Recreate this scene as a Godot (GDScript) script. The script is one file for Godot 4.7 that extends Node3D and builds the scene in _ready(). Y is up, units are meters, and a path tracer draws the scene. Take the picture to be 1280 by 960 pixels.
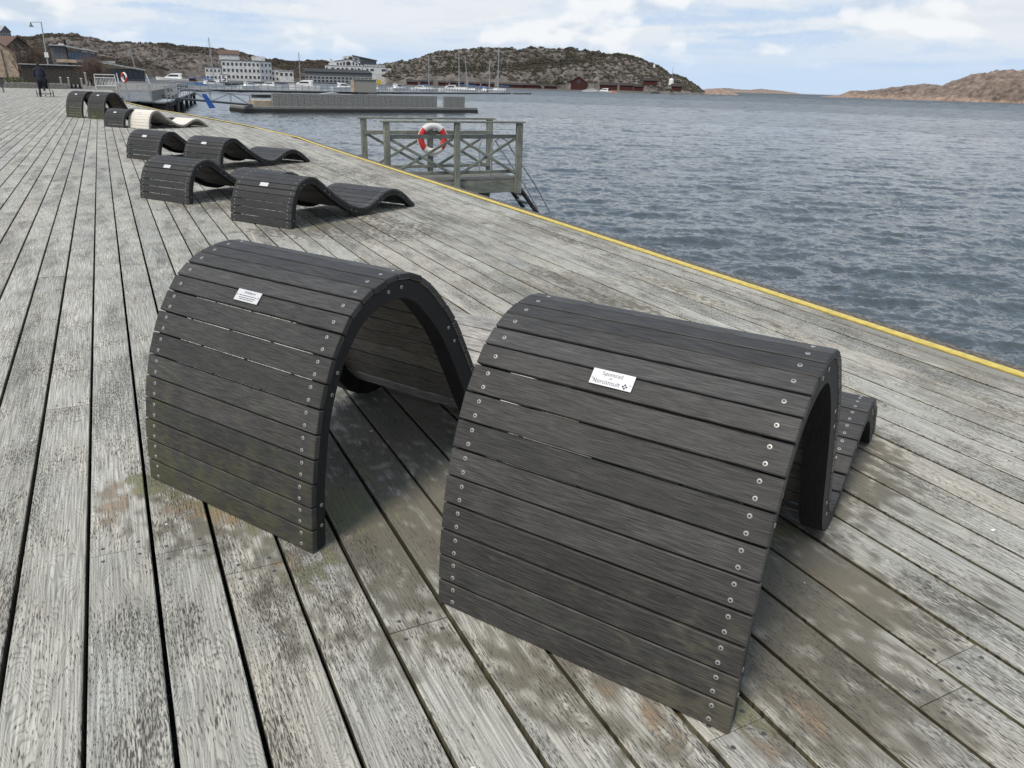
extends Node3D
# A harbour boardwalk with curved timber loungers. y is up, metres; the planks run along -z, the water is to the right.

const WATER := -1.3

var m := {}          # materials by name
var rng := RandomNumberGenerator.new()


# ---------------------------------------------------------------- shape builder
class Shape:
	var v := PackedVector3Array()
	var n := PackedVector3Array()
	var t := PackedVector2Array()
	var t2 := PackedVector2Array()
	var c := PackedColorArray()
	var tint := Color.WHITE
	var off := Vector2.ZERO
	var uvs := Vector2.ONE
	var use2 := false

	func corner(p: Vector3, nn: Vector3, u: Vector2, u2 := Vector2.ZERO) -> void:
		v.append(p); n.append(nn); t.append(u); c.append(tint)
		if use2:
			t2.append(u2)

	# a, b, c counter-clockwise as seen from outside
	func tri(a: Vector3, b: Vector3, d: Vector3, ua := Vector2.ZERO, ub := Vector2.ZERO, ud := Vector2.ZERO) -> void:
		var nn := (b - a).cross(d - a).normalized()
		corner(a, nn, ua); corner(d, nn, ud); corner(b, nn, ub)

	func tri_n(a: Vector3, b: Vector3, d: Vector3, na: Vector3, nb: Vector3, nd: Vector3, ua := Vector2.ZERO, ub := Vector2.ZERO, ud := Vector2.ZERO) -> void:
		corner(a, na, ua); corner(d, nd, ud); corner(b, nb, ub)

	func quad(a: Vector3, b: Vector3, d: Vector3, e: Vector3, ua := Vector2.ZERO, ub := Vector2.ZERO, ud := Vector2.ZERO, ue := Vector2.ZERO) -> void:
		tri(a, b, d, ua, ub, ud)
		tri(a, d, e, ua, ud, ue)

	func quad_n(p: Array, nn: Array) -> void:
		tri_n(p[0], p[1], p[2], nn[0], nn[1], nn[2])
		tri_n(p[0], p[2], p[3], nn[0], nn[2], nn[3])

	# a box, its edges chamfered by e; the grain (u) runs along its longest side
	func box(xf: Transform3D, s: Vector3, e := 0.0) -> void:
		var h := s * 0.5
		var grain := s.max_axis_index()
		var cx: Array = []
		for sx in [-1, 1]:
			for sy in [-1, 1]:
				for sz in [-1, 1]:
					var q := Vector3(sx * h.x, sy * h.y, sz * h.z)
					cx.append([Vector3(q.x, q.y - sy * e, q.z - sz * e), Vector3(q.x - sx * e, q.y, q.z - sz * e), Vector3(q.x - sx * e, q.y - sy * e, q.z)])
		for k in 3:
			for s1 in 2:
				var ids: Array = []
				for w in [[0, 0], [1, 0], [1, 1], [0, 1]]:
					var bit := [0, 0, 0]
					bit[k] = s1; bit[(k + 1) % 3] = w[0]; bit[(k + 2) % 3] = w[1]
					ids.append(bit[0] * 4 + bit[1] * 2 + bit[2])
				var pts: Array = []
				for i in ids:
					pts.append(cx[i][k])
				face(xf, pts, k, grain, s1 == 0)
		if e > 0.0:
			for k in 3:
				var i1 := (k + 1) % 3
				var i2 := (k + 2) % 3
				for a in 2:
					for b in 2:
						var lo := [0, 0, 0]
						lo[i1] = a; lo[i2] = b
						var hi := lo.duplicate()
						hi[k] = 1
						var p: int = lo[0] * 4 + lo[1] * 2 + lo[2]
						var q2: int = hi[0] * 4 + hi[1] * 2 + hi[2]
						face(xf, [cx[p][i1], cx[q2][i1], cx[q2][i2], cx[p][i2]], i1, grain, (a == b))
			for i in 8:
				var par := ((i >> 2) & 1) + ((i >> 1) & 1) + (i & 1)
				var q3: Array = [cx[i][0], cx[i][1], cx[i][2]]
				if par % 2 == 0:
					q3 = [cx[i][0], cx[i][2], cx[i][1]]
				var w3: Array = []
				for p3 in q3:
					w3.append(xf * p3)
				tri(w3[0], w3[1], w3[2], off, off, off)

	func face(xf: Transform3D, pts: Array, k: int, grain: int, flip: bool) -> void:
		var ax := grain
		var ay := 3 - k - grain if grain != k else (k + 2) % 3
		if grain == k:
			ax = (k + 1) % 3
		var u: Array = []
		for p in pts:
			u.append(Vector2(p[ax], p[ay]) * uvs + off)
		if flip:
			quad(xf * pts[0], xf * pts[3], xf * pts[2], xf * pts[1], u[0], u[3], u[2], u[1])
		else:
			quad(xf * pts[0], xf * pts[1], xf * pts[2], xf * pts[3], u[0], u[1], u[2], u[3])

	# a tube along points, radius per point or one radius
	func tube(pts: Array, r: Variant, sides := 8, caps := true) -> void:
		var rings: Array = []
		var norms: Array = []
		var up := Vector3.UP
		for i in pts.size():
			var d: Vector3 = (pts[mini(i + 1, pts.size() - 1)] - pts[maxi(i - 1, 0)]).normalized()
			if absf(d.dot(up)) > 0.95:
				up = Vector3.RIGHT if absf(d.x) < 0.9 else Vector3.BACK
			var a := d.cross(up).normalized()
			var b := a.cross(d).normalized()
			up = b
			var rr: float = r[i] if r is Array else r
			var ring := PackedVector3Array()
			var nr := PackedVector3Array()
			for k in sides:
				var w := -TAU * k / sides
				var q := a * cos(w) + b * sin(w)
				nr.append(q)
				ring.append(pts[i] + q * rr)
			rings.append(ring)
			norms.append(nr)
		var len := 0.0
		for i in pts.size() - 1:
			var l1: float = len + (pts[i + 1] - pts[i]).length()
			for k in sides:
				var k2 := (k + 1) % sides
				var u0 := Vector2(len * uvs.x, float(k) / sides * 0.2) + off
				var u1 := Vector2(l1 * uvs.x, float(k) / sides * 0.2) + off
				var du := Vector2(0, 0.2 / sides)
				tri_n(rings[i][k], rings[i][k2], rings[i + 1][k2], norms[i][k], norms[i][k2], norms[i + 1][k2], u0, u0 + du, u1 + du)
				tri_n(rings[i][k], rings[i + 1][k2], rings[i + 1][k], norms[i][k], norms[i + 1][k2], norms[i + 1][k], u0, u1 + du, u1)
			len = l1
		if caps:
			var z := pts.size() - 1
			for k in range(1, sides - 1):
				tri(rings[0][0], rings[0][k + 1], rings[0][k])
				tri(rings[z][0], rings[z][k], rings[z][k + 1])

	func bar(a: Vector3, b: Vector3, w: float, d: float, up := Vector3.UP, e := 0.0) -> void:
		var z := (b - a).normalized()
		if absf(z.dot(up)) > 0.97:
			up = Vector3.BACK
		var x := up.cross(z).normalized()
		box(Transform3D(Basis(x, z.cross(x), z), (a + b) * 0.5), Vector3(w, d, (b - a).length()), e)

	# profile of (radius, height) pairs turned round the y axis of xf
	func lathe(xf: Transform3D, prof: Array, sides := 16) -> void:
		for i in prof.size() - 1:
			var p: Vector2 = prof[i]
			var q: Vector2 = prof[i + 1]
			for k in sides:
				var a := TAU * k / sides
				var b := TAU * (k + 1) / sides
				var A := xf * Vector3(cos(a) * p.x, p.y, sin(a) * p.x)
				var B := xf * Vector3(cos(b) * p.x, p.y, sin(b) * p.x)
				var C := xf * Vector3(cos(b) * q.x, q.y, sin(b) * q.x)
				var D := xf * Vector3(cos(a) * q.x, q.y, sin(a) * q.x)
				if p.x > 1e-6:
					tri(A, C, B)
				if q.x > 1e-6:
					tri(A, D, C)

	# a flat outline (counter-clockwise in x, y of xf) with thickness along z of xf, from -d/2 to d/2
	func prism(xf: Transform3D, poly: PackedVector2Array, d: float) -> void:
		var idx := Geometry2D.triangulate_polygon(poly)
		var cw := Geometry2D.is_polygon_clockwise(poly)
		for i in range(0, idx.size(), 3):
			var a := poly[idx[i]]
			var b := poly[idx[i + 1]]
			var e := poly[idx[i + 2]]
			if (b - a).cross(e - a) < 0.0:
				var s := b; b = e; e = s
			tri(xf * Vector3(a.x, a.y, d / 2), xf * Vector3(b.x, b.y, d / 2), xf * Vector3(e.x, e.y, d / 2), a, b, e)
			tri(xf * Vector3(a.x, a.y, -d / 2), xf * Vector3(e.x, e.y, -d / 2), xf * Vector3(b.x, b.y, -d / 2), a, e, b)
		for i in poly.size():
			var a := poly[i]
			var b := poly[(i + 1) % poly.size()]
			if cw != (Geometry2D.is_polygon_clockwise(poly) and false):
				pass
			var pa := Vector3(a.x, a.y, 0)
			var pb := Vector3(b.x, b.y, 0)
			var z := Vector3(0, 0, d / 2)
			var turned := _area(poly) < 0.0
			if turned:
				quad(xf * (pb - z), xf * (pa - z), xf * (pa + z), xf * (pb + z))
			else:
				quad(xf * (pa - z), xf * (pb - z), xf * (pb + z), xf * (pa + z))

	func _area(poly: PackedVector2Array) -> float:
		var s := 0.0
		for i in poly.size():
			s += poly[i].cross(poly[(i + 1) % poly.size()])
		return s

	func mesh() -> ArrayMesh:
		var a := []
		a.resize(Mesh.ARRAY_MAX)
		a[Mesh.ARRAY_VERTEX] = v
		a[Mesh.ARRAY_NORMAL] = n
		a[Mesh.ARRAY_TEX_UV] = t
		a[Mesh.ARRAY_COLOR] = c
		if use2:
			a[Mesh.ARRAY_TEX_UV2] = t2
		var r := ArrayMesh.new()
		r.add_surface_from_arrays(Mesh.PRIMITIVE_TRIANGLES, a)
		return r


# ---------------------------------------------------------------- naming and grouping
func part(called: String, s: Shape, mat: Material, parent: Node3D, label := "") -> MeshInstance3D:
	return part_mesh(called, s.mesh(), mat, parent, label)

func part_mesh(called: String, me: Mesh, mat: Material, parent: Node3D, label := "") -> MeshInstance3D:
	var o := MeshInstance3D.new()
	o.name = called
	o.mesh = me
	o.material_override = mat
	if label:
		o.set_meta("label", label)
	parent.add_child(o, true)
	return o

func thing(called: String, label: String, category: String, at := Vector3.ZERO, turn := 0.0, group := "") -> Node3D:
	var o := Node3D.new()
	o.name = called
	add_child(o, true)
	o.position = at
	o.rotation.y = turn
	tag(o, label, category, group)
	return o

func tag(o: Node, label: String, category: String, group := "") -> void:
	o.set_meta("label", label)
	o.set_meta("category", category)
	if group:
		o.set_meta("group", group)

func structure(called: String, s: Shape, mat: Material, label := "", category := "ground") -> MeshInstance3D:
	var o := part(called, s, mat, self)
	o.set_meta("kind", "structure")
	if label:
		tag(o, label, category)
	return o

func many(called: String, me: Mesh, mat: Material, xfs: Array, parent: Node3D, cols: Array = []) -> MultiMeshInstance3D:
	var mm := MultiMesh.new()
	mm.transform_format = MultiMesh.TRANSFORM_3D
	mm.use_colors = cols.size() > 0
	mm.mesh = me
	mm.instance_count = xfs.size()
	for i in xfs.size():
		mm.set_instance_transform(i, xfs[i])
		if cols.size():
			mm.set_instance_color(i, cols[i])
	var o := MultiMeshInstance3D.new()
	o.name = called
	o.multimesh = mm
	o.material_override = mat
	o.set_meta("kind", "stuff")
	parent.add_child(o, true)
	return o

func at(x: float, y: float, z: float) -> Transform3D:
	return Transform3D(Basis(), Vector3(x, y, z))

func pol(az: float, d: float, y := 0.0) -> Vector3:
	return Vector3(sin(deg_to_rad(az)) * d, y, -cos(deg_to_rad(az)) * d)

func lerp_table(xs: Array, ys: Array, x: float) -> float:
	if x <= xs[0]:
		return ys[0]
	for i in xs.size() - 1:
		if x <= xs[i + 1]:
			return lerpf(ys[i], ys[i + 1], (x - xs[i]) / (xs[i + 1] - xs[i]))
	return ys[-1]


# ---------------------------------------------------------------- the first lines: camera, sky, sun, exposure
func _ready() -> void:
	rng.seed = 7
	var cam := Camera3D.new()
	cam.name = "camera"
	cam.fov = 53.61
	cam.near = 0.05
	cam.far = 40000.0
	cam.position = Vector3(0, 1.35, 0)
	cam.basis = Basis(Vector3.UP, deg_to_rad(-27.373)) * Basis(Vector3.RIGHT, deg_to_rad(-21.451)) * Basis(Vector3.BACK, deg_to_rad(1.724))
	add_child(cam)
	cam.current = true

	var e := Environment.new()
	e.background_mode = Environment.BG_SKY
	var sky := Sky.new()
	var pano := PanoramaSkyMaterial.new()
	pano.panorama = sky_picture()
	sky.sky_material = pano
	e.sky = sky
	e.background_energy_multiplier = 1.2
	e.tonemap_mode = Environment.TONE_MAPPER_LINEAR
	e.tonemap_exposure = 1.15
	e.sdfgi_enabled = true
	e.ssao_enabled = true
	e.ssil_enabled = true
	var we := WorldEnvironment.new()
	we.name = "world"
	we.environment = e
	add_child(we)

	var sun := DirectionalLight3D.new()
	sun.name = "sun"
	sun.light_color = Color(1.0, 0.955, 0.89)
	sun.light_energy = 0.85
	sun.light_angular_distance = 14.0
	sun.shadow_enabled = true
	add_child(sun)
	sun.look_at_from_position(Vector3(-4.5, 8.0, 2.5), Vector3.ZERO)

	make_materials()
	build_water()
	build_boardwalk()
	build_quay_ground()
	build_hills()
	build_loungers()
	build_bathing_platform()
	build_breakwater()
	build_left_background()
	build_docks_and_boats()
	build_far_buildings()
	build_far_shore()
	build_person()


# the sky all round: thin bright cloud over pale blue, heaped clouds low down
func sky_picture() -> ImageTexture:
	var streak := FastNoiseLite.new()
	streak.seed = 11; streak.noise_type = FastNoiseLite.TYPE_SIMPLEX_SMOOTH
	streak.frequency = 0.42; streak.fractal_octaves = 5; streak.fractal_gain = 0.52
	streak.domain_warp_enabled = true; streak.domain_warp_amplitude = 1.2; streak.domain_warp_frequency = 0.3
	var heap := FastNoiseLite.new()
	heap.seed = 5; heap.noise_type = FastNoiseLite.TYPE_SIMPLEX_SMOOTH
	heap.frequency = 5.0; heap.fractal_octaves = 5; heap.fractal_gain = 0.5
	var broad := FastNoiseLite.new()
	broad.seed = 23; broad.frequency = 1.3; broad.fractal_octaves = 2
	var coarse := Image.create(1024, 512, false, Image.FORMAT_RGBF)
	for j in 512:
		for i in 1024:
			coarse.set_pixel(i, j, sky_color((i + 0.5) / 1024.0, (j + 0.5) / 512.0, streak, heap, broad))
	coarse.resize(4096, 2048, Image.INTERPOLATE_CUBIC)
	for j in range(1024 - 124, 1025):
		for i in 4096:
			coarse.set_pixel(i, j, sky_color((i + 0.5) / 4096.0, (j + 0.5) / 2048.0, streak, heap, broad))
	return ImageTexture.create_from_image(coarse)

func sky_color(u: float, w: float, streak: FastNoiseLite, heap: FastNoiseLite, broad: FastNoiseLite) -> Color:
	var el := (0.5 - w) * PI
	if el < -0.004:
		return Color(0.30, 0.33, 0.36)
	var az := (u - 0.5) * TAU
	var d := Vector3(sin(az) * cos(el), sin(el), -cos(az) * cos(el))
	var hi := clampf(d.y, 0.0, 1.0)
	# clear air between the clouds
	var t := pow(hi, 0.55)
	var c := Color(0.42, 0.53, 0.67).lerp(Color(0.235, 0.345, 0.53), t)
	# high thin streaks, seen ever flatter towards the horizon
	var k := 1.0 / (hi + 0.055)
	var s := streak.get_noise_3d(d.x * k, 3.0, d.z * k) * 0.5 + 0.5
	var cover := smoothstep(0.34, 0.74, s + 0.10 + 0.06 * clampf(1.0 - hi * 3.0, 0.0, 1.0))
	cover *= smoothstep(0.005, 0.07, hi) * (1.0 - 0.35 * smoothstep(0.15, 0.6, hi))
	var white := Color(0.615, 0.635, 0.655).lerp(Color(0.53, 0.565, 0.605), smoothstep(0.55, 0.9, s))
	c = c.lerp(white, cover * 0.9)
	# heaped clouds low over the sea
	if hi < 0.35:
		var b := broad.get_noise_3d(d.x * 2.0, hi * 5.0, d.z * 2.0)
		var q := heap.get_noise_3d(d.x * 1.5, hi * 3.4, d.z * 1.5)
		var band := smoothstep(0.012, 0.05, hi) * (1.0 - smoothstep(0.10, 0.3, hi))
		var dens := smoothstep(0.0, 0.26, q + b * 0.7) * band
		var lit := heap.get_noise_3d(d.x * 1.5 - 0.03, hi * 3.4 + 0.05, d.z * 1.5)
		var shade := clampf(0.55 + (q - lit) * 3.2, 0.0, 1.0)
		var puff := Color(0.42, 0.495, 0.59).lerp(Color(0.69, 0.70, 0.71), shade)
		c = c.lerp(puff, dens * 0.78)
	# a veil close to the horizon
	c = c.lerp(Color(0.44, 0.54, 0.67), 0.55 * (1.0 - smoothstep(0.0, 0.06, hi)))
	return Color(c.r, c.g, c.b)


# ---------------------------------------------------------------- materials
func lin(r: float, g: float, b: float) -> Color:
	return Color(r, g, b).linear_to_srgb()

func plain(called: String, r: float, g: float, b: float, rough := 0.8, metal := 0.0, tex: Texture2D = null, scale := 1.0) -> StandardMaterial3D:
	var x := StandardMaterial3D.new()
	x.resource_name = called
	x.albedo_color = lin(r, g, b)
	x.roughness = rough
	x.metallic = metal
	if tex:
		x.albedo_texture = tex
		x.uv1_triplanar = true
		x.uv1_world_triplanar = true
		x.uv1_scale = Vector3.ONE * scale
	m[called] = x
	return x

func noise_picture(sd: int, freq: float, oct: int, size: int, dark: Color, light: Color) -> NoiseTexture2D:
	var f := FastNoiseLite.new()
	f.seed = sd; f.frequency = freq; f.fractal_octaves = oct
	var x := NoiseTexture2D.new()
	x.width = size; x.height = size; x.seamless = true; x.noise = f
	var g := Gradient.new()
	g.set_color(0, dark); g.set_color(1, light)
	x.color_ramp = g
	return x

func bytes(sd: int, freq: float, oct: int, w: int, h: int, W: int, H: int, type := FastNoiseLite.TYPE_SIMPLEX_SMOOTH) -> PackedByteArray:
	var f := FastNoiseLite.new()
	f.seed = sd; f.frequency = freq; f.fractal_octaves = oct; f.noise_type = type
	var im := f.get_seamless_image(w, h)
	im.convert(Image.FORMAT_L8)
	if w != W or h != H:
		im.resize(W, H, Image.INTERPOLATE_CUBIC)
	return im.get_data()

# weathered softwood: 4 m along the grain by 1 m across. Gives [colour, relief]
func deck_wood() -> Array:
	var W := 2048
	var H := 1024
	var warp := bytes(1, 0.010, 3, 512, 512, W, H)
	var streak := bytes(2, 0.13, 4, 110, 1024, W, H)
	var fleck := bytes(3, 0.17, 2, 512, 1024, W, H)
	var fleck2 := bytes(8, 0.26, 2, 700, 1024, W, H)
	var blotch := bytes(4, 0.012, 3, 256, 256, W, H)
	var patch := bytes(6, 0.02, 3, 512, 256, W, H)
	var knots: Array = []
	var kr := RandomNumberGenerator.new()
	kr.seed = 31
	var bump := PackedFloat32Array()
	bump.resize(W * H)
	for i in 17:
		var ku := kr.randi_range(120, W - 120)
		var kv := kr.randi_range(30, H - 30)
		var ru := kr.randf_range(26.0, 70.0)
		var rv := ru * kr.randf_range(0.55, 0.9)
		for y in range(maxi(0, kv - int(rv * 3)), mini(H, kv + int(rv * 3))):
			for x in range(maxi(0, ku - int(ru * 3)), mini(W, ku + int(ru * 3))):
				var dx := (x - ku) / ru
				var dy := (y - kv) / rv
				bump[y * W + x] += 5.5 * exp(-(dx * dx + dy * dy) * 0.7)
	var ring := PackedFloat32Array()
	for i in 256:
		var p := i / 256.0
		ring.append(pow(p, 4.0) * smoothstep(1.0, 0.93, p))
	var col := PackedByteArray()
	col.resize(W * H * 3)
	var rel := PackedByteArray()
	rel.resize(W * H)
	var i3 := 0
	for y in H:
		var row := y * W
		for x in W:
			var i := row + x
			var ph := y * 0.155 + warp[i] * 0.085 + bump[i]
			var r: float = ring[int(ph * 256.0) & 255]
			var s := (streak[i] - 128) * 0.0062
			var b := (blotch[i] - 120) * 0.006
			var f := (fleck[i] - 182 + (patch[i] - 128) * 0.45 - (128 - blotch[i]) * 0.15) * 0.03
			var f2 := (fleck2[i] - 186 + (blotch[i] - 128) * 0.4) * 0.04
			f = clampf(f, 0.0, 1.0)
			f2 = clampf(f2, 0.0, 1.0)
			if f2 > f:
				f = f2
			var val := 0.82 - r * 0.25 + s * 0.27 - b * 0.06
			val *= 1.0 - f * 0.46
			var wm := (patch[i] - 128) * 0.00010
			if val < 0.07:
				val = 0.07
			elif val > 0.97:
				val = 0.97
			var q := val * 232.0
			col[i3] = int(q * (1.0 + wm)); col[i3 + 1] = int(q * 0.998); col[i3 + 2] = int(q * (0.965 - wm))
			i3 += 3
			rel[i] = int(clampf(0.92 - r * 0.35 - f * 0.7 + s * 0.4, 0.0, 1.0) * 255.0)
	return [ImageTexture.create_from_image(Image.create_from_data(W, H, false, Image.FORMAT_RGB8, col)), ImageTexture.create_from_image(Image.create_from_data(W, H, false, Image.FORMAT_L8, rel))]

# dense dark hardwood of the slats: 2 m along by 0.5 m across
func slat_wood() -> Array:
	var W := 1536
	var H := 1024
	var fine := bytes(41, 0.20, 3, 90, 1024, W, H)
	var pore := bytes(42, 0.24, 2, 200, 1024, W, H)
	var warp := bytes(43, 0.012, 3, 256, 256, W, H)
	var blotch := bytes(44, 0.015, 3, 256, 128, W, H)
	var col := PackedByteArray()
	col.resize(W * H * 3)
	var rel := PackedByteArray()
	rel.resize(W * H)
	for i in W * H:
		var y := i / W
		var p := sin(y * 0.16 + warp[i] * 0.11)
		var f := clampf((pore[i] - 158) * 0.02, 0.0, 1.0)
		var val := 0.66 + (fine[i] - 128) * 0.0027 + p * 0.022 + (blotch[i] - 128) * 0.0005 - f * 0.20
		val = clampf(val, 0.1, 1.0)
		var q := val * 255.0
		col[i * 3] = int(q); col[i * 3 + 1] = int(q * 0.985); col[i * 3 + 2] = int(q * 0.97)
		rel[i] = int(clampf(0.7 + (fine[i] - 128) * 0.003 - f * 0.5, 0.0, 1.0) * 255.0)
	return [ImageTexture.create_from_image(Image.create_from_data(W, H, false, Image.FORMAT_RGB8, col)), ImageTexture.create_from_image(Image.create_from_data(W, H, false, Image.FORMAT_L8, rel))]

# algae, moss and rust-brown lichen on the deck where they grow: x -3..5, z 0.5..-19.5
func deck_stains() -> ImageTexture:
	var W := 640
	var H := 1600
	var dark := PackedFloat32Array()
	var green := PackedFloat32Array()
	var rust := PackedFloat32Array()
	dark.resize(W * H); green.resize(W * H); rust.resize(W * H)
	var spots := [
		# kind, x, z, reach across, reach along, turn in degrees, strength
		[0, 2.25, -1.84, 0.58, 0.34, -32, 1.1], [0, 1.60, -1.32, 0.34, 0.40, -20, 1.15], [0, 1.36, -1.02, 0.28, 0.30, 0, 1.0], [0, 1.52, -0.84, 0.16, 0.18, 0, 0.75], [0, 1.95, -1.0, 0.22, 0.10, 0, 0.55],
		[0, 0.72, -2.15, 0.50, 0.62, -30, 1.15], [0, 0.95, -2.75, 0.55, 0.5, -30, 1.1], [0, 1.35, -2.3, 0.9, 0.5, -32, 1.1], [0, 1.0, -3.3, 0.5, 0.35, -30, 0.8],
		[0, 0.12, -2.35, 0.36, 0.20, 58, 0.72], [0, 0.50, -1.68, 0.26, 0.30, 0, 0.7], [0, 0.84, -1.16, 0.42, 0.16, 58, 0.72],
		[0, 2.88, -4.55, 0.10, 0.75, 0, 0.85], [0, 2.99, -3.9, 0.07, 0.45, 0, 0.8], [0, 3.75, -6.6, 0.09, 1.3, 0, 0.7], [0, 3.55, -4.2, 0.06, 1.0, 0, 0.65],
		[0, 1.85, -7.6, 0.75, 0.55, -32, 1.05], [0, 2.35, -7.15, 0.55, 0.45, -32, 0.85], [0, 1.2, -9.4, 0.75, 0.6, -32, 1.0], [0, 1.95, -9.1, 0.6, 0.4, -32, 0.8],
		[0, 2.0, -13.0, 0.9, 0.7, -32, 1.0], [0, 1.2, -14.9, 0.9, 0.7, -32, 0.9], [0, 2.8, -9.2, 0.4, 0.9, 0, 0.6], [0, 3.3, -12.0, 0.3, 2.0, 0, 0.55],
		[1, 0.47, -2.30, 0.26, 0.22, 0, 0.95], [1, -0.03, -2.68, 0.13, 0.06, 58, 1.0], [1, 0.10, -2.45, 0.16, 0.05, 58, 0.95], [1, 1.12, -0.97, 0.07, 0.09, 0, 1.0], [1, 0.36, -1.95, 0.10, 0.10, 0, 0.9], [1, 1.80, -1.50, 0.08, 0.05, 0, 0.9],
		[2, -0.16, -2.60, 0.06, 0.15, 0, 0.95], [2, 0.03, -2.45, 0.08, 0.06, 58, 0.9], [2, 0.16, -2.34, 0.10, 0.05, 58, 0.85], [2, 0.93, -1.05, 0.13, 0.06, 58, 0.85], [2, 1.10, -0.88, 0.05, 0.05, 0, 1.0], [2, 1.27, -0.90, 0.04, 0.07, 0, 0.95], [2, 0.32, -2.0, 0.07, 0.05, 0, 0.8]]
	for s in spots:
		var cs := cos(deg_to_rad(s[5]))
		var sn := sin(deg_to_rad(s[5]))
		var reach: float = maxf(s[3], s[4]) * 1.5
		for j in range(maxi(0, int((0.5 - s[2] - reach) * 80)), mini(H, int((0.5 - s[2] + reach) * 80))):
			for i in range(maxi(0, int((s[1] + 3.0 - reach) * 80)), mini(W, int((s[1] + 3.0 + reach) * 80))):
				var dx: float = (i + 0.5) / 80.0 - 3.0 - s[1]
				var dz: float = 0.5 - (j + 0.5) / 80.0 - s[2]
				var a: float = (dx * cs + dz * sn) / s[3]
				var b: float = (-dx * sn + dz * cs) / s[4]
				var f: float = s[6] * (1.0 - 0.5 * (a * a + b * b))
				var at1 := j * W + i
				if s[0] == 0:
					dark[at1] = maxf(dark[at1], f)
				elif s[0] == 1:
					green[at1] = maxf(green[at1], f)
				else:
					rust[at1] = maxf(rust[at1], f)
	var n1 := bytes(61, 0.045, 4, 640, 800, W, H)
	var n2 := bytes(62, 0.24, 3, 640, 800, W, H)
	var n3 := bytes(63, 0.012, 3, 640, 800, W, H)
	var out := PackedByteArray()
	out.resize(W * H * 4)
	for j in H:
		for i in W:
			var k := j * W + i
			var q := (n1[k] - 128) * 0.0040 + (n2[k] - 128) * 0.0085
			var x := i / 80.0 - 3.0
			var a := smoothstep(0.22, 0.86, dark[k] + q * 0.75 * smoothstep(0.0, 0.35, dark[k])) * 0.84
			# blotches of grey algae, more of them on the seaward side
			var w := 0.08 + 0.22 * smoothstep(0.6, 2.6, x)
			a = maxf(a, smoothstep(0.05, 0.65, (n3[k] - 138) * 0.012 + q * 0.6) * w * 1.35)
			var g := smoothstep(0.40, 0.75, green[k] + q * 0.6 * smoothstep(0.0, 0.4, green[k])) * 0.85
			var r := smoothstep(0.44, 0.80, rust[k] + q * 0.6 * smoothstep(0.0, 0.4, rust[k])) * 0.7
			var c := Vector3(130, 122, 102)
			c = c.lerp(Vector3(158, 164, 92), g)
			c = c.lerp(Vector3(204, 160, 116), r)
			out[k * 4] = int(c.x); out[k * 4 + 1] = int(c.y); out[k * 4 + 2] = int(c.z)
			out[k * 4 + 3] = int(maxf(a, maxf(g, r)) * 255.0)
	return ImageTexture.create_from_image(Image.create_from_data(W, H, false, Image.FORMAT_RGBA8, out))

# algae on the lowest slats: u runs along a slat from left to right, v up the sheet (1 = one metre)
func slat_stains(sd: int, left: float, right: float, all: float, tone: Vector3) -> ImageTexture:
	var W := 256
	var H := 256
	var n1 := bytes(sd, 0.03, 4, W, H, W, H)
	var n2 := bytes(sd + 1, 0.22, 3, 64, 256, W, H)
	var out := PackedByteArray()
	out.resize(W * H * 4)
	for j in H:
		for i in W:
			var k := j * W + i
			var u := (i + 0.5) / W
			var v := (j + 0.5) / H
			var a := left * (1.0 - u * 2.4) * (1.0 - v * 1.7)
			a = maxf(a, right * (1.0 - (1.0 - u) * 1.7) * (1.0 - v * 2.6))
			a = maxf(a, all * (1.0 - v * 1.8))
			if v > 0.62:
				a = -1.0
			a = smoothstep(0.22, 0.95, a + (n1[k] - 128) * 0.0034 + (n2[k] - 128) * 0.0030)
			out[k * 4] = int(tone.x); out[k * 4 + 1] = int(tone.y); out[k * 4 + 2] = int(tone.z)
			out[k * 4 + 3] = int(a * 160.0)
	return ImageTexture.create_from_image(Image.create_from_data(W, H, false, Image.FORMAT_RGBA8, out))

func wood(called: String, tex: Array, tone: Color, rough: float, relief: float, stain: Texture2D = null, over := false) -> StandardMaterial3D:
	var x := StandardMaterial3D.new()
	x.resource_name = called
	x.albedo_color = tone
	x.albedo_texture = tex[0]
	x.vertex_color_use_as_albedo = true
	x.roughness = rough
	x.heightmap_enabled = true
	x.heightmap_texture = tex[1]
	x.heightmap_scale = relief
	if stain:
		x.detail_enabled = true
		x.detail_albedo = stain
		x.detail_mask = tex[1]
		x.detail_uv_layer = BaseMaterial3D.DETAIL_UV_2
		x.detail_blend_mode = BaseMaterial3D.BLEND_MODE_MIX if over else BaseMaterial3D.BLEND_MODE_MUL
	m[called] = x
	return x

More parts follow.
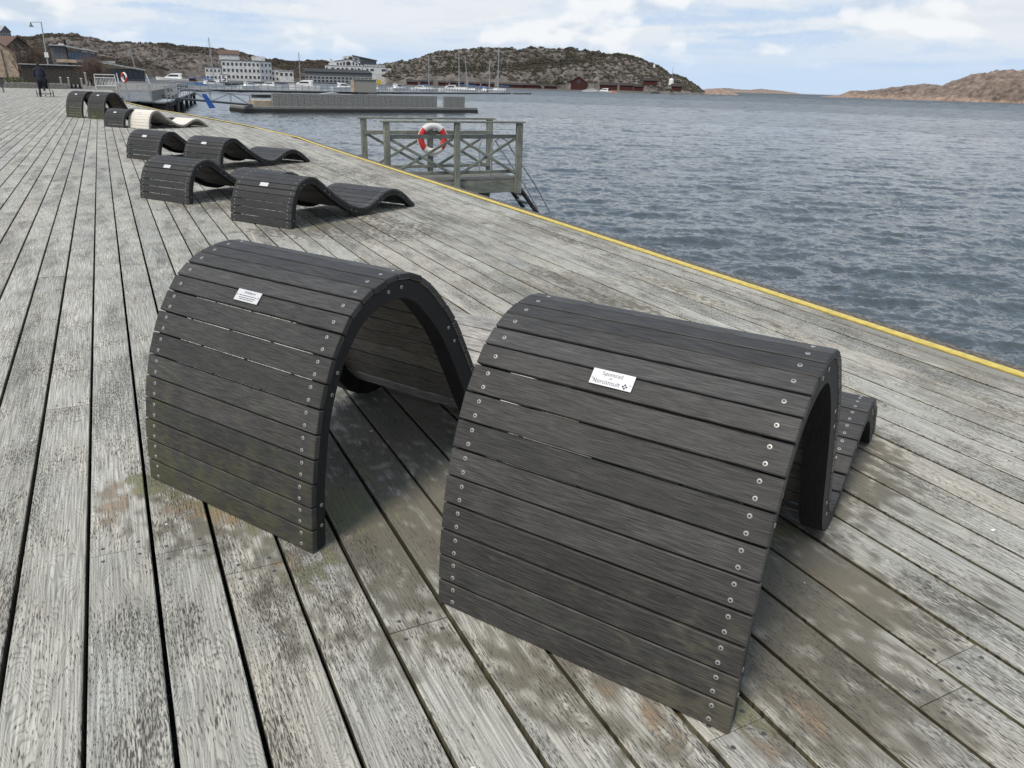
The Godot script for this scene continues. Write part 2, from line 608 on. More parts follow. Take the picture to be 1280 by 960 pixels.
func make_materials() -> void:
	var deck := deck_wood()
	wood("deck", deck, lin(0.82, 0.80, 0.755), 0.85, 0.22)
	wood("deck_stained", deck, lin(0.82, 0.80, 0.755), 0.85, 0.22, deck_stains())
	wood("grey_timber", deck, lin(0.34, 0.34, 0.32), 0.85, 0.2)
	wood("green_timber", deck, lin(0.47, 0.50, 0.45), 0.8, 0.15)
	wood("dark_timber", deck, lin(0.05, 0.048, 0.045), 0.9, 0.2)
	var slat := slat_wood()
	wood("slat_low", slat, lin(0.45, 0.455, 0.465), 0.62, 0.05)
	wood("slat_left", slat, lin(0.62, 0.618, 0.61), 0.62, 0.05, slat_stains(71, 1.3, 0.4, 0.65, Vector3(84, 86, 52)), true)
	wood("slat_right", slat, lin(0.62, 0.618, 0.61), 0.62, 0.05, slat_stains(75, 0.1, 0.95, 0.12, Vector3(104, 100, 82)), true)
	wood("slat_green", slat, lin(0.52, 0.52, 0.51), 0.65, 0.05, slat_stains(79, 1.25, 1.0, 1.15, Vector3(84, 88, 40)), true)
	wood("slat_bleached", slat, lin(0.78, 0.77, 0.73), 0.75, 0.05).vertex_color_use_as_albedo = false
	plain("slat_white", 0.70, 0.66, 0.59, 0.7)
	wood("rib_dark", slat, lin(0.022, 0.022, 0.024), 0.7, 0.06)
	wood("rib_light", slat, lin(0.62, 0.57, 0.50), 0.7, 0.06)
	plain("screw", 0.40, 0.39, 0.37, 0.5, 0.5)
	plain("screw_cross", 0.03, 0.03, 0.03, 0.6)
	plain("plate", 0.62, 0.63, 0.64, 0.45, 0.2)
	plain("print", 0.045, 0.045, 0.06, 0.6)
	plain("print_blue", 0.03, 0.035, 0.075, 0.6)
	var grain := noise_picture(91, 0.02, 5, 512, Color(0.72, 0.72, 0.72), Color(1, 1, 1))
	var rough := noise_picture(92, 0.03, 5, 512, Color(0.45, 0.45, 0.45), Color(1, 1, 1))
	var yel := noise_picture(93, 0.035, 5, 512, Color(0.80, 0.80, 0.80), Color(1, 1, 1))
	plain("yellow_paint", 0.76, 0.59, 0.13, 0.55, 0.0, yel, 0.7)
	plain("edge_board", 0.22, 0.195, 0.165, 0.9, 0.0, rough, 1.5)
	plain("concrete", 0.46, 0.455, 0.42, 0.9, 0.0, rough, 0.55)
	plain("concrete_light", 0.42, 0.42, 0.40, 0.9, 0.0, grain, 0.4)
	plain("concrete_wet", 0.05, 0.05, 0.045, 0.5, 0.0, rough, 0.8)
	plain("galvanised", 0.46, 0.48, 0.50, 0.5, 0.2, grain, 1.0)
	plain("steel_dark", 0.08, 0.085, 0.085, 0.55, 0.3)
	plain("rope_white", 0.72, 0.71, 0.68, 0.7)
	plain("buoy_red", 0.55, 0.035, 0.03, 0.55)
	plain("white", 0.78, 0.78, 0.77, 0.5)
	plain("render_white", 0.80, 0.80, 0.79, 0.85, 0.0, grain, 0.06)
	plain("render_cream", 0.62, 0.49, 0.35, 0.85, 0.0, grain, 0.1)
	plain("roof_tile", 0.24, 0.15, 0.115, 0.85, 0.0, rough, 0.3)
	plain("roof_tile_dark", 0.075, 0.058, 0.05, 0.85, 0.0, rough, 0.3)
	plain("roof_grey", 0.15, 0.16, 0.17, 0.7, 0.0, grain, 0.2)
	plain("roof_light", 0.50, 0.52, 0.53, 0.6, 0.0, grain, 0.2)
	plain("glass", 0.035, 0.045, 0.055, 0.08)
	plain("glass_blue", 0.06, 0.10, 0.16, 0.06)
	plain("wall_brown", 0.095, 0.082, 0.070, 0.9, 0.0, rough, 0.4)
	plain("wall_grey", 0.16, 0.17, 0.18, 0.85, 0.0, grain, 0.2)
	plain("red_timber", 0.105, 0.022, 0.018, 0.85, 0.0, rough, 0.4)
	plain("stone", 0.36, 0.35, 0.32, 0.95, 0.0, rough, 0.5)
	plain("asphalt", 0.16, 0.16, 0.155, 0.95, 0.0, rough, 0.2)
	plain("gravel", 0.30, 0.29, 0.265, 0.95, 0.0, rough, 0.15)
	plain("blue_board", 0.02, 0.09, 0.36, 0.5)
	plain("blue_cover", 0.05, 0.14, 0.30, 0.7)
	plain("navy_cloth", 0.012, 0.014, 0.028, 0.9)
	plain("black_cloth", 0.010, 0.010, 0.014, 0.9)
	plain("rubber", 0.012, 0.012, 0.012, 0.7)
	plain("skin", 0.42, 0.25, 0.18, 0.6)
	plain("hair", 0.02, 0.015, 0.012, 0.7)
	plain("shoe", 0.45, 0.42, 0.38, 0.7)
	plain("twig", 0.16, 0.115, 0.09, 0.95)
	plain("orange", 0.55, 0.16, 0.03, 0.6)
	plain("yellow_box", 0.60, 0.40, 0.05, 0.6)
	var rk := plain("rock", 1, 1, 1, 0.95, 0.0, noise_picture(94, 0.012, 6, 512, Color(0.50, 0.48, 0.47), Color(1, 1, 1)), 0.035)
	rk.vertex_color_use_as_albedo = true
	var lf := plain("leaf", 1, 1, 1, 0.9)
	lf.vertex_color_use_as_albedo = true
	var w := plain("water", 0.048, 0.061, 0.066, 0.07)
	w.metallic_specular = 0.5
	var wn := FastNoiseLite.new()
	wn.seed = 15; wn.noise_type = FastNoiseLite.TYPE_SIMPLEX_SMOOTH; wn.frequency = 0.014; wn.fractal_octaves = 4; wn.fractal_gain = 0.55
	var wt := NoiseTexture2D.new()
	wt.width = 512; wt.height = 512; wt.seamless = true; wt.as_normal_map = true; wt.bump_strength = 12.0; wt.noise = wn
	w.normal_enabled = true
	w.normal_texture = wt
	w.normal_scale = 0.38
	w.uv1_triplanar = true
	w.uv1_world_triplanar = true
	w.uv1_scale = Vector3(0.28, 0.28, 0.28)


# ---------------------------------------------------------------- water
func build_water() -> void:
	var f1 := FastNoiseLite.new()
	f1.seed = 51; f1.noise_type = FastNoiseLite.TYPE_SIMPLEX_SMOOTH; f1.frequency = 0.50; f1.fractal_octaves = 2
	f1.domain_warp_enabled = true; f1.domain_warp_amplitude = 1.0; f1.domain_warp_frequency = 0.2
	var f2 := FastNoiseLite.new()
	f2.seed = 52; f2.noise_type = FastNoiseLite.TYPE_SIMPLEX_SMOOTH; f2.frequency = 1.5; f2.fractal_octaves = 3; f2.fractal_gain = 0.5
	var f3 := FastNoiseLite.new()
	f3.seed = 53; f3.noise_type = FastNoiseLite.TYPE_SIMPLEX_SMOOTH; f3.frequency = 0.035; f3.fractal_octaves = 2
	# the wind blows along this azimuth; crests lie across it
	var wa := deg_to_rad(33.0)
	var along := Vector2(sin(wa), -cos(wa))
	var across := Vector2(cos(wa), sin(wa))
	var az0 := -14.0
	var az1 := 86.0
	var cols := 640
	var f4 := FastNoiseLite.new()
	f4.seed = 54; f4.noise_type = FastNoiseLite.TYPE_SIMPLEX_SMOOTH; f4.frequency = 0.07; f4.fractal_octaves = 2
	var f6 := FastNoiseLite.new()
	f6.seed = 56; f6.noise_type = FastNoiseLite.TYPE_SIMPLEX_SMOOTH; f6.frequency = 0.24; f6.fractal_octaves = 2
	var f5 := FastNoiseLite.new()
	f5.seed = 55; f5.noise_type = FastNoiseLite.TYPE_SIMPLEX_SMOOTH; f5.frequency = 0.02; f5.fractal_octaves = 2
	var rad := PackedFloat32Array()
	var r := 4.2
	while r < 3200.0:
		rad.append(r)
		r *= 1.0052
	while r < 14000.0:
		rad.append(r)
		r *= 1.12
	var rows := rad.size()
	var v := PackedVector3Array()
	v.resize(rows * (cols + 1))
	for j in rows:
		var rr := rad[j]
		var fade1 := 1.0 - smoothstep(110.0, 240.0, rr)
		var far6 := smoothstep(60.0, 200.0, rr) * (1.0 - smoothstep(330.0, 520.0, rr))
		var far4 := smoothstep(180.0, 500.0, rr) * (1.0 - smoothstep(900.0, 1500.0, rr))
		var far5 := smoothstep(700.0, 1400.0, rr) * (1.0 - smoothstep(2200.0, 3100.0, rr))
		var fade2 := 1.0 - smoothstep(45.0, 120.0, rr)
		for i in cols + 1:
			var a := deg_to_rad(lerpf(az0, az1, float(i) / cols))
			var p := Vector2(sin(a), -cos(a)) * rr
			var h := 0.0
			if rr > 60.0 and rr < 520.0:
				var q6 := Vector2(p.dot(along), p.dot(across) * 0.55)
				h += (0.5 - absf(f6.get_noise_2d(q6.x, q6.y))) * 0.42 * far6
			if rr > 180.0:
				var q4 := Vector2(p.dot(along), p.dot(across) * 0.6)
				if rr < 1500.0:
					h += (0.5 - absf(f4.get_noise_2d(q4.x, q4.y))) * 2.0 * far4
				if rr > 700.0:
					h += (0.5 - absf(f5.get_noise_2d(q4.x, q4.y))) * 4.5 * far5
			if fade1 > 0.0:
				var q := Vector2(p.dot(along), p.dot(across) * 0.5)
				var gust := 0.95 + 0.25 * f3.get_noise_2d(p.x, p.y)
				var n1 := f1.get_noise_2d(q.x, q.y)
				h += ((0.5 - absf(n1)) * 0.138 * gust + n1 * 0.03) * fade1
				if fade2 > 0.0:
					var n2 := f2.get_noise_2d(q.x, q.y * 1.2)
					h += (0.4 - absf(n2)) * 0.068 * gust * fade2
			v[j * (cols + 1) + i] = Vector3(p.x, WATER - 0.03 + h, p.y)
	var n := PackedVector3Array()
	n.resize(v.size())
	var w := cols + 1
	for j in rows:
		for i in w:
			var a := v[mini(j + 1, rows - 1) * w + i] - v[maxi(j - 1, 0) * w + i]
			var b := v[j * w + mini(i + 1, cols)] - v[j * w + maxi(i - 1, 0)]
			var q := b.cross(a).normalized()
			n[j * w + i] = q if q.y > 0.0 else -q
	# wavelets too small for the mesh are roughness, more of them the farther the water lies
	var me := ArrayMesh.new()
	var bands := [0.0, 70.0, 130.0, 230.0, 400.0, 700.0, 1e6]
	for band in 6:
		var idx := PackedInt32Array()
		for j in rows - 1:
			if rad[j] < bands[band] or rad[j] >= bands[band + 1]:
				continue
			var line := PackedInt32Array()
			line.resize(cols * 6)
			var k := 0
			for i in cols:
				var p := j * w + i
				line[k] = p; line[k + 1] = p + w; line[k + 2] = p + 1
				line[k + 3] = p + 1; line[k + 4] = p + w; line[k + 5] = p + w + 1
				k += 6
			idx.append_array(line)
		var lo := w * rows
		var hi := 0
		for q in idx:
			lo = mini(lo, q)
			hi = maxi(hi, q)
		for q in idx.size():
			idx[q] -= lo
		var arr := []
		arr.resize(Mesh.ARRAY_MAX)
		arr[Mesh.ARRAY_VERTEX] = v.slice(lo, hi + 1)
		arr[Mesh.ARRAY_NORMAL] = n.slice(lo, hi + 1)
		arr[Mesh.ARRAY_INDEX] = idx
		me.add_surface_from_arrays(Mesh.PRIMITIVE_TRIANGLES, arr)
		var mat: StandardMaterial3D = m.water.duplicate()
		mat.roughness = [0.09, 0.18, 0.28, 0.36, 0.43, 0.48][band]
		me.surface_set_material(band, mat)
	var o := part_mesh("water", me, null, self)
	o.set_meta("kind", "structure")
	tag(o, "wind-rippled grey blue harbour water running out to the open sea", "water")
	# the still water under the deck, out of the wind
	var s := Shape.new()
	s.box(at(-8, WATER - 0.36, -38), Vector3(26, 0.2, 84))
	structure("water", s, m.water, "still water under the boardwalk", "water")


# ---------------------------------------------------------------- boardwalk
const EDGE_X := [0.90, 0.97, 2.04, 2.83, 3.85, 4.25, 4.29]
const EDGE_Z := [-54.0, -46.5, -36.1, -32.3, -25.0, -20.0, 3.0]

func edge_z(x: float) -> float:        # where the seaward edge cuts a line at x
	return lerp_table(EDGE_X, EDGE_Z, x)

func plank_shape(s: Shape, x0: float, x1: float, za: float, zl: float, zr: float, y: float, row_v: float, uo: float) -> void:
	# cross-section from left to right; za is the near end, zl and zr the far end on each side
	var w := x1 - x0
	var c := 0.0025
	var prof := [Vector2(0, -0.045), Vector2(0, -c), Vector2(c, 0), Vector2(w - c, 0), Vector2(w, -c), Vector2(w, -0.045)]
	for k in 5:
		var p: Vector2 = prof[k]
		var q: Vector2 = prof[k + 1]
		var zp := lerpf(zl, zr, p.x / w)
		var zq := lerpf(zl, zr, q.x / w)
		var a := Vector3(x0 + p.x, y + p.y, za)
		var b := Vector3(x0 + q.x, y + q.y, za)
		var d := Vector3(x0 + q.x, y + q.y, zq)
		var e := Vector3(x0 + p.x, y + p.y, zp)
		# counter-clockwise seen from above: near-left, near-right, far-right, far-left
		var nn := (b - a).cross(e - a).normalized()
		# gap shade painted into the sides, with brown and green algae in the joints
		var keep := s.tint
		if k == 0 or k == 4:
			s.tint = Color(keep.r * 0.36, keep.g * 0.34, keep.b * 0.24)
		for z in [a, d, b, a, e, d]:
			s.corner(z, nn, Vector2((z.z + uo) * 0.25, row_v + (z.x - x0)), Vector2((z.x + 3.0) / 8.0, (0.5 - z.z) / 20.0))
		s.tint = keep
	for k in 4:
		var p0: Vector2 = prof[0]
		var p1: Vector2 = prof[k + 1]
		var p2: Vector2 = prof[k + 2] if k < 4 else prof[5]
		for end in 2:
			var z0 := za if end == 0 else zl
			var tri3: Array = [Vector3(x0 + p0.x, y + p0.y, z0), Vector3(x0 + p2.x, y + p2.y, z0 if end == 0 else lerpf(zl, zr, p2.x / w)), Vector3(x0 + p1.x, y + p1.y, z0 if end == 0 else lerpf(zl, zr, p1.x / w))]
			if end == 0:
				tri3 = [tri3[0], tri3[2], tri3[1]]
			var nn := Vector3(0, 0, 1 if end == 0 else -1)
			for z in tri3:
				s.corner(z, nn, Vector2((z.y + uo) * 0.25, row_v + (z.x - x0)), Vector2((z.x + 3.0) / 8.0, (0.5 - z.z) / 20.0))

func build_boardwalk() -> void:
	var root := Node3D.new()
	root.name = "boardwalk"
	add_child(root)
	root.set_meta("kind", "structure")
	tag(root, "weathered silver grey plank boardwalk along the water", "boardwalk")
	var fixed := {-1: -2.27, 3: -1.575, 6: -0.935, -3: -6.16, -4: -7.7, 0: -6.38}
	var planks: Array = []
	var r := RandomNumberGenerator.new()
	r.seed = 3
	for k in range(-74, 24):
		var x0 := -0.058 + 0.176 * k + 0.0062
		var x1 := x0 + 0.1636 + r.randf_range(-0.0015, 0.0015)
		if k == 23:
			x1 = 4.088
		var zl := -78.0 if x0 < 0.90 else edge_z(x0 + 0.2)
		var zr := -78.0 if x1 < 0.90 else edge_z(x1 + 0.2)
		if x0 < 0.90 and x0 > 0.7:
			zl = -54.0; zr = -54.0
		if k == 22:
			zl = -24.4; zr = -22.6
		elif k == 23:
			zl = -22.4; zr = -21.2
		var last := maxf(zl, zr)
		var z: float = fixed[k] if fixed.has(k) else r.randf_range(-4.2, -0.4)
		while z < 1.6:
			z += 4.17
		while z > last + 0.02:
			var z2 := z - 4.17 if r.randf() > 0.2 else z - 3.6
			if fixed.has(k):
				z2 = z - 4.17
			var fl := z2 + 0.003
			var fr := z2 + 0.003
			if z2 < last + 0.5:
				fl = zl; fr = zr; z2 = -999.0
			var tone := r.randf_range(0.84, 1.06)
			var warm := r.randf_range(-0.02, 0.03)
			planks.append([x0, x1, z, fl, fr, r.randf_range(-0.0022, 0.0012), r.randi_range(0, 5) * 0.1667, r.randf() * 4.0, Color(tone * (1.0 + warm), tone, tone * (1.0 - warm)), 0.0])
			z = z2
	var eye := Basis(Vector3.UP, deg_to_rad(-27.4)) * Vector3.FORWARD
	for p in planks:
		var best := 0.0
		for q in 5:
			var c := Vector3((p[0] + p[1]) * 0.5, 0, lerpf(p[2], p[3], q / 4.0))
			var ang := rad_to_deg(eye.angle_to(c))
			if ang < 37.0:
				best = maxf(best, 1.0 / (c.length() + 0.5))
		p[9] = best
	planks.sort_custom(func(a, b): return a[9] > b[9] if a[9] != b[9] else (a[0] < b[0] if a[0] != b[0] else a[2] < b[2]))
	var rest := Shape.new()
	rest.use2 = true
	for i in planks.size():
		var p: Array = planks[i]
		var s: Shape = rest
		if i < 290:
			s = Shape.new()
			s.use2 = true
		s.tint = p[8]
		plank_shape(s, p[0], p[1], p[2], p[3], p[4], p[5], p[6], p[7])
		if i < 290:
			var inside: bool = p[0] > -2.99 and minf(p[3], p[4]) > -19.5
			part("plank", s, m.deck_stained if inside else m.deck, root)
	var o := part("planks", rest, m.deck, root)
	o.set_meta("kind", "stuff")
	var nails: Array = []
	for i in 120:
		var p: Array = planks[i]
		for zz in [p[2] - 0.035, (p[3] + p[4]) * 0.5 + 0.035]:
			for xx in [0.036, 0.129]:
				nails.append(Transform3D(Basis(), Vector3(p[0] + xx + r.randf_range(-0.006, 0.006), p[5] + 0.0002, zz)))
	var nail := Shape.new()
	nail.lathe(Transform3D(), [Vector2(0.0062, 0.0), Vector2(0.0052, 0.0010), Vector2(0.0, 0.0011)], 9)
	many("nail_heads", nail.mesh(), m.steel_dark, nails, root)
	var specks: Array = []
	for i in 170:
		var p: Array = planks[r.randi_range(0, 90)]
		var zz: float = lerpf(p[2], (p[3] + p[4]) * 0.5, r.randf())
		var sz := r.randf_range(0.25, 1.0)
		specks.append(Transform3D(Basis(Vector3.UP, r.randf() * TAU).scaled(Vector3(sz * r.randf_range(0.6, 2.2), 1.0, sz)), Vector3(lerpf(p[0] + 0.01, p[1] - 0.01, r.randf()), p[5] + 0.0002, zz)))
	var speck := Shape.new()
	speck.lathe(Transform3D(), [Vector2(0.0062, 0.0), Vector2(0.0045, 0.0012), Vector2(0.0, 0.0014)], 7)
	many("white_specks", speck.mesh(), m.white, specks, root)
	# joists below, dark and damp
	var j := Shape.new()
	j.uvs = Vector2(0.25, 1.0)
	var z := 1.0
	while z > -78.0:
		var xe := 4.05 if z > -19.5 else (lerp_table([-54.0, -46.5, -36.1, -32.3, -25.0, -20.0], [0.6, 0.7, 1.75, 2.55, 3.55, 3.95], z) if z > -54.0 else 0.6)
		j.box(at((xe - 13.2) * 0.5, -0.15, z), Vector3(xe + 13.2, 0.2, 0.08))
		z -= 0.62
	part("joist", j, m.dark_timber, root).set_meta("kind", "stuff")
	# the seaward edge: a yellow painted kerb timber, a worn board outside it and a fascia below
	var ys := Shape.new()
	var bs := Shape.new()
	var fs := Shape.new()
	var xs := [4.14, 4.14, 4.19, 3.79, 2.77, 1.98, 0.91, 0.84]
	var zs := [3.0, -18.0, -20.0, -25.0, -32.3, -36.1, -46.5, -54.0]
	for i in xs.size() - 1:
		var a := Vector3(xs[i], 0.0, zs[i])
		var b := Vector3(xs[i + 1], 0.0, zs[i + 1])
		var pieces := maxi(1, int((b - a).length() / 4.2))
		for k in pieces:
			ys = Shape.new()
			var dirn := (b - a).normalized() * 0.004
			ys.bar(a.lerp(b, float(k) / pieces) + dirn + Vector3(0, r.randf_range(-0.002, 0.001), 0), a.lerp(b, float(k + 1) / pieces) - dirn, 0.064, 0.016, Vector3.UP, 0.004)
			part("edge_kerb", ys, m.yellow_paint, root)
		var out := (b - a).normalized().cross(Vector3.UP) * 0.084
		bs.bar(a + out + Vector3(0, -0.022, 0), b + out + Vector3(0, -0.022, 0), 0.10, 0.045, Vector3.UP, 0.006)
		fs.bar(a + out * 0.9 + Vector3(0, -0.20, 0), b + out * 0.9 + Vector3(0, -0.20, 0), 0.06, 0.30)
	part("edge_board", bs, m.edge_board, root)
	part("fascia", fs, m.dark_timber, root)
	var ps := Shape.new()
	for q in 10:
		ps.tube([Vector3(3.95, -2.2, -1.0 - q * 2.4), Vector3(3.95, -0.25, -1.0 - q * 2.4)], 0.13, 10)
	part("pile", ps, m.dark_timber, root).set_meta("kind", "stuff")


func build_quay_ground() -> void:
	var s := Shape.new()
	# the concrete quay past the end of the planks
	var poly := PackedVector2Array([Vector2(0.95, 54.4), Vector2(1.15, 55.0), Vector2(1.6, 63), Vector2(5.0, 66), Vector2(6.6, 84), Vector2(8.5, 112), Vector2(12, 150), Vector2(-60, 150), Vector2(-60, 78.1), Vector2(0.72, 78.1), Vector2(0.72, 54.4)])
	s.prism(Transform3D(Basis(Vector3.RIGHT, Vector3.FORWARD, Vector3.UP), Vector3(0, -0.9, 0)), poly, 1.78)
	structure("quay", s, m.gravel, "pale worn concrete quay beyond the end of the boardwalk", "quay")
	var g := Shape.new()
	var poly2 := PackedVector2Array([Vector2(12, 150), Vector2(22, 215), Vector2(55, 330), Vector2(120, 440), Vector2(120, 620), Vector2(-160, 620), Vector2(-160, 150)])
	g.prism(Transform3D(Basis(Vector3.RIGHT, Vector3.FORWARD, Vector3.UP), Vector3(0, -1.5, 0)), poly2, 2.4)
	structure("ground", g, m.asphalt, "low harbour ground under the far buildings and cars", "ground")


# ---------------------------------------------------------------- loungers
const TALL := [0.0, 0.0, 0.010, 0.16, 0.024, 0.27, 0.045, 0.38, 0.076, 0.483, 0.125, 0.592, 0.17, 0.660, 0.215, 0.712, 0.30, 0.765, 0.40, 0.790, 0.49, 0.784, 0.58, 0.737, 0.68, 0.633, 0.744, 0.541, 0.832, 0.375, 0.90, 0.24, 0.965, 0.145, 1.03, 0.100, 1.10, 0.092, 1.18, 0.117, 1.295, 0.190, 1.425, 0.252, 1.545, 0.285, 1.65, 0.270, 1.745, 0.220, 1.85, 0.125, 1.955, 0.0]
const LOW := [0.0, 0.0, 0.012, 0.10, 0.035, 0.21, 0.078, 0.317, 0.147, 0.405, 0.23, 0.450, 0.31, 0.465, 0.39, 0.446, 0.47, 0.395, 0.62, 0.285, 0.784, 0.185, 0.92, 0.118, 1.05, 0.090, 1.15, 0.096, 1.265, 0.138, 1.40, 0.200, 1.50, 0.228, 1.60, 0.232, 1.70, 0.205, 1.80, 0.150, 1.90, 0.078, 2.0, 0.0]

func smooth_line(flat: Array) -> PackedVector2Array:
	var p := PackedVector2Array()
	for i in range(0, flat.size(), 2):
		p.append(Vector2(flat[i], flat[i + 1]))
	var out := PackedVector2Array()
	for i in p.size() - 1:
		var a := p[maxi(i - 1, 0)]
		var d := p[mini(i + 2, p.size() - 1)]
		for k in 24:
			out.append(p[i].cubic_interpolate(p[i + 1], a, d, k / 24.0))
	out.append(p[p.size() - 1])
	# even steps of 5 mm
	var even := PackedVector2Array([out[0]])
	var need := 0.005
	for i in out.size() - 1:
		var seg := out[i + 1] - out[i]
		var l := seg.length()
		var done := 0.0
		while l - done >= need:
			done += need
			even.append(out[i] + seg * (done / l))
			need = 0.005
		need -= l - done
	return even

func line_at(line: PackedVector2Array, arc: float) -> Array:
	var k := clampi(int(arc / 0.005), 1, line.size() - 2)
	var tan := (line[mini(k + 2, line.size() - 1)] - line[maxi(k - 2, 0)]).normalized()
	var p := line[k].lerp(line[k + 1], clampf(arc / 0.005 - k, 0.0, 1.0))
	return [p, tan, Vector2(-tan.y, tan.x)]

func screw_mesh() -> ArrayMesh:
	var s := Shape.new()
	s.lathe(Transform3D(), [Vector2(0.0062, 0.0), Vector2(0.0054, 0.0014), Vector2(0.0028, 0.0017), Vector2(0.0023, 0.0006), Vector2(0, 0.0006)], 12)
	var c := Shape.new()
	c.box(at(0, 0.0013, 0), Vector3(0.0058, 0.0012, 0.0017))
	c.box(at(0, 0.00132, 0), Vector3(0.0017, 0.0012, 0.0058))
	var me := s.mesh()
	var a := c.mesh().surface_get_arrays(0)
	me.add_surface_from_arrays(Mesh.PRIMITIVE_TRIANGLES, a)
	me.surface_set_material(0, m.screw)
	me.surface_set_material(1, m.screw_cross)
	return me

func make_lounger(flat: Array, called: String, wide_first: int, narrow_count: int, screw: Mesh) -> Node3D:
	var line := smooth_line(flat)
	var total := (line.size() - 1) * 0.005
	var root := Node3D.new()
	root.name = called
	var half := 0.415
	# ribs: the bent side frames under the slats
	for side in [-1, 1]:
		var s := Shape.new()
		s.uvs = Vector2(0.5, 2.0)
		var zc: float = side * (half - 0.040)
		var z0 := zc - 0.035
		var z1 := zc + 0.035
		var step := 6
		var prev: Array = []
		var i := 0
		while i < line.size():
			var tn := (line[mini(i + 2, line.size() - 1)] - line[maxi(i - 2, 0)]).normalized()
			var nn := Vector2(-tn.y, tn.x)
			var o := line[i] - nn * 0.0225
			var q := line[i] - nn * (0.058 + 0.030 * smoothstep(0.5, 1.3, i * 0.005) if wide_first > 5 else 0.066)
			o.y = maxf(o.y, 0.002); q.y = maxf(q.y, 0.002)
			var u := i * 0.005
			if prev.size():
				var a: Vector2 = prev[0]
				var b: Vector2 = prev[1]
				var u0: float = prev[2]
				# top, bottom, both sides
				s.quad(Vector3(a.x, a.y, z0), Vector3(a.x, a.y, z1), Vector3(o.x, o.y, z1), Vector3(o.x, o.y, z0), Vector2(u0, 0) * s.uvs, Vector2(u0, 0.04) * s.uvs, Vector2(u, 0.04) * s.uvs, Vector2(u, 0) * s.uvs)
				s.quad(Vector3(b.x, b.y, z1), Vector3(b.x, b.y, z0), Vector3(q.x, q.y, z0), Vector3(q.x, q.y, z1), Vector2(u0, 0) * s.uvs, Vector2(u0, 0.04) * s.uvs, Vector2(u, 0.04) * s.uvs, Vector2(u, 0) * s.uvs)
				s.quad(Vector3(a.x, a.y, z1), Vector3(b.x, b.y, z1), Vector3(q.x, q.y, z1), Vector3(o.x, o.y, z1), Vector2(u0, 0.1) * s.uvs, Vector2(u0, 0.16) * s.uvs, Vector2(u, 0.16) * s.uvs, Vector2(u, 0.1) * s.uvs)
				s.quad(Vector3(b.x, b.y, z0), Vector3(a.x, a.y, z0), Vector3(o.x, o.y, z0), Vector3(q.x, q.y, z0), Vector2(u0, 0.2) * s.uvs, Vector2(u0, 0.26) * s.uvs, Vector2(u, 0.26) * s.uvs, Vector2(u, 0.2) * s.uvs)
			prev = [o, q, u]
			i += step
		part("rib", s, m.rib_dark, root)
	# slats and their screws
	var places: Array = []
	var arc := 0.003
	var k := 0
	while arc < total - 0.02:
		var wide := k < wide_first or k >= wide_first + narrow_count
		var pitch := 0.077 if wide else 0.060
		if arc + pitch > total + 0.03:
			break
		var w := minf(pitch - 0.0055, total - arc)
		var f := line_at(line, arc + w * 0.5)
		var p: Vector2 = f[0]
		var tn: Vector2 = f[1]
		var nn: Vector2 = f[2]
		var s := Shape.new()
		s.use2 = true
		var tone := rng.randf_range(0.135, 0.215)
		if wide_first < 6 and arc > 1.5:
			tone *= 1.45   # the low back part, walked and sat on, is worn paler
		s.tint = Color(tone, tone * rng.randf_range(0.985, 1.01), tone * rng.randf_range(0.97, 1.01))
		s.off = Vector2(rng.randf(), rng.randf())
		s.uvs = Vector2(0.5, 2.0)
		# a slat: length along z, width along the line, thickness along the normal
		var jit := rng.randf_range(-0.0012, 0.0012)
		s.box(at(rng.randf_range(-0.0008, 0.0008), 0, 0), Vector3(w, 0.021, half * 2.0 + rng.randf_range(-0.003, 0.003)), 0.0022)
		for q in s.v.size():
			if s.n[q].y < -0.5:
				s.c[q] = Color(tone * 4.4, tone * 4.1, tone * 3.6)   # the inner face was never stained
			s.t2[q] = Vector2(clampf((s.v[q].z + half) / (half * 2.0), 0.01, 0.99), clampf((arc + w * 0.5 + s.v[q].x) / 1.0, 0.005, 0.995))
		var o := part("slat", s, m.slat_low, root)
		var centre := p - nn * (0.0105 + jit)
		o.transform = Transform3D(Basis(Vector3(tn.x, tn.y, 0), Vector3(nn.x, nn.y, 0), Vector3(0, 0, 1)), Vector3(centre.x, maxf(centre.y, 0.012), 0))
		for side in [-1, 1]:
			for d in ([-0.019, 0.019] if wide else [0.0]):
				var at2: Vector2 = p + tn * d - nn * jit
				if at2.y < 0.012:
					continue
				var turn := Basis(Vector3(nn.x, nn.y, 0), rng.randf() * TAU)
				places.append(Transform3D(turn * Basis(Vector3(tn.x, tn.y, 0), Vector3(nn.x, nn.y, 0), Vector3(0, 0, 1)), Vector3(at2.x, at2.y, side * (half - 0.050 + rng.randf_range(-0.002, 0.002)))))
		arc += pitch
		k += 1
	# bolts through the sides of the ribs
	arc = 0.08
	while arc < total - 0.06:
		var f := line_at(line, arc)
		var p: Vector2 = f[0] - f[2] * 0.044
		if p.y > 0.02:
			for side in [-1, 1]:
				var b := Basis(Vector3.RIGHT, Vector3(0, 0, side), Vector3(0, -side, 0))
				places.append(Transform3D(b, Vector3(p.x, p.y, side * (half - 0.0045))))
		arc += 0.07 if k % 2 else 0.36
		k += 1
	many("screw_heads", screw, null, places, root)
	return root

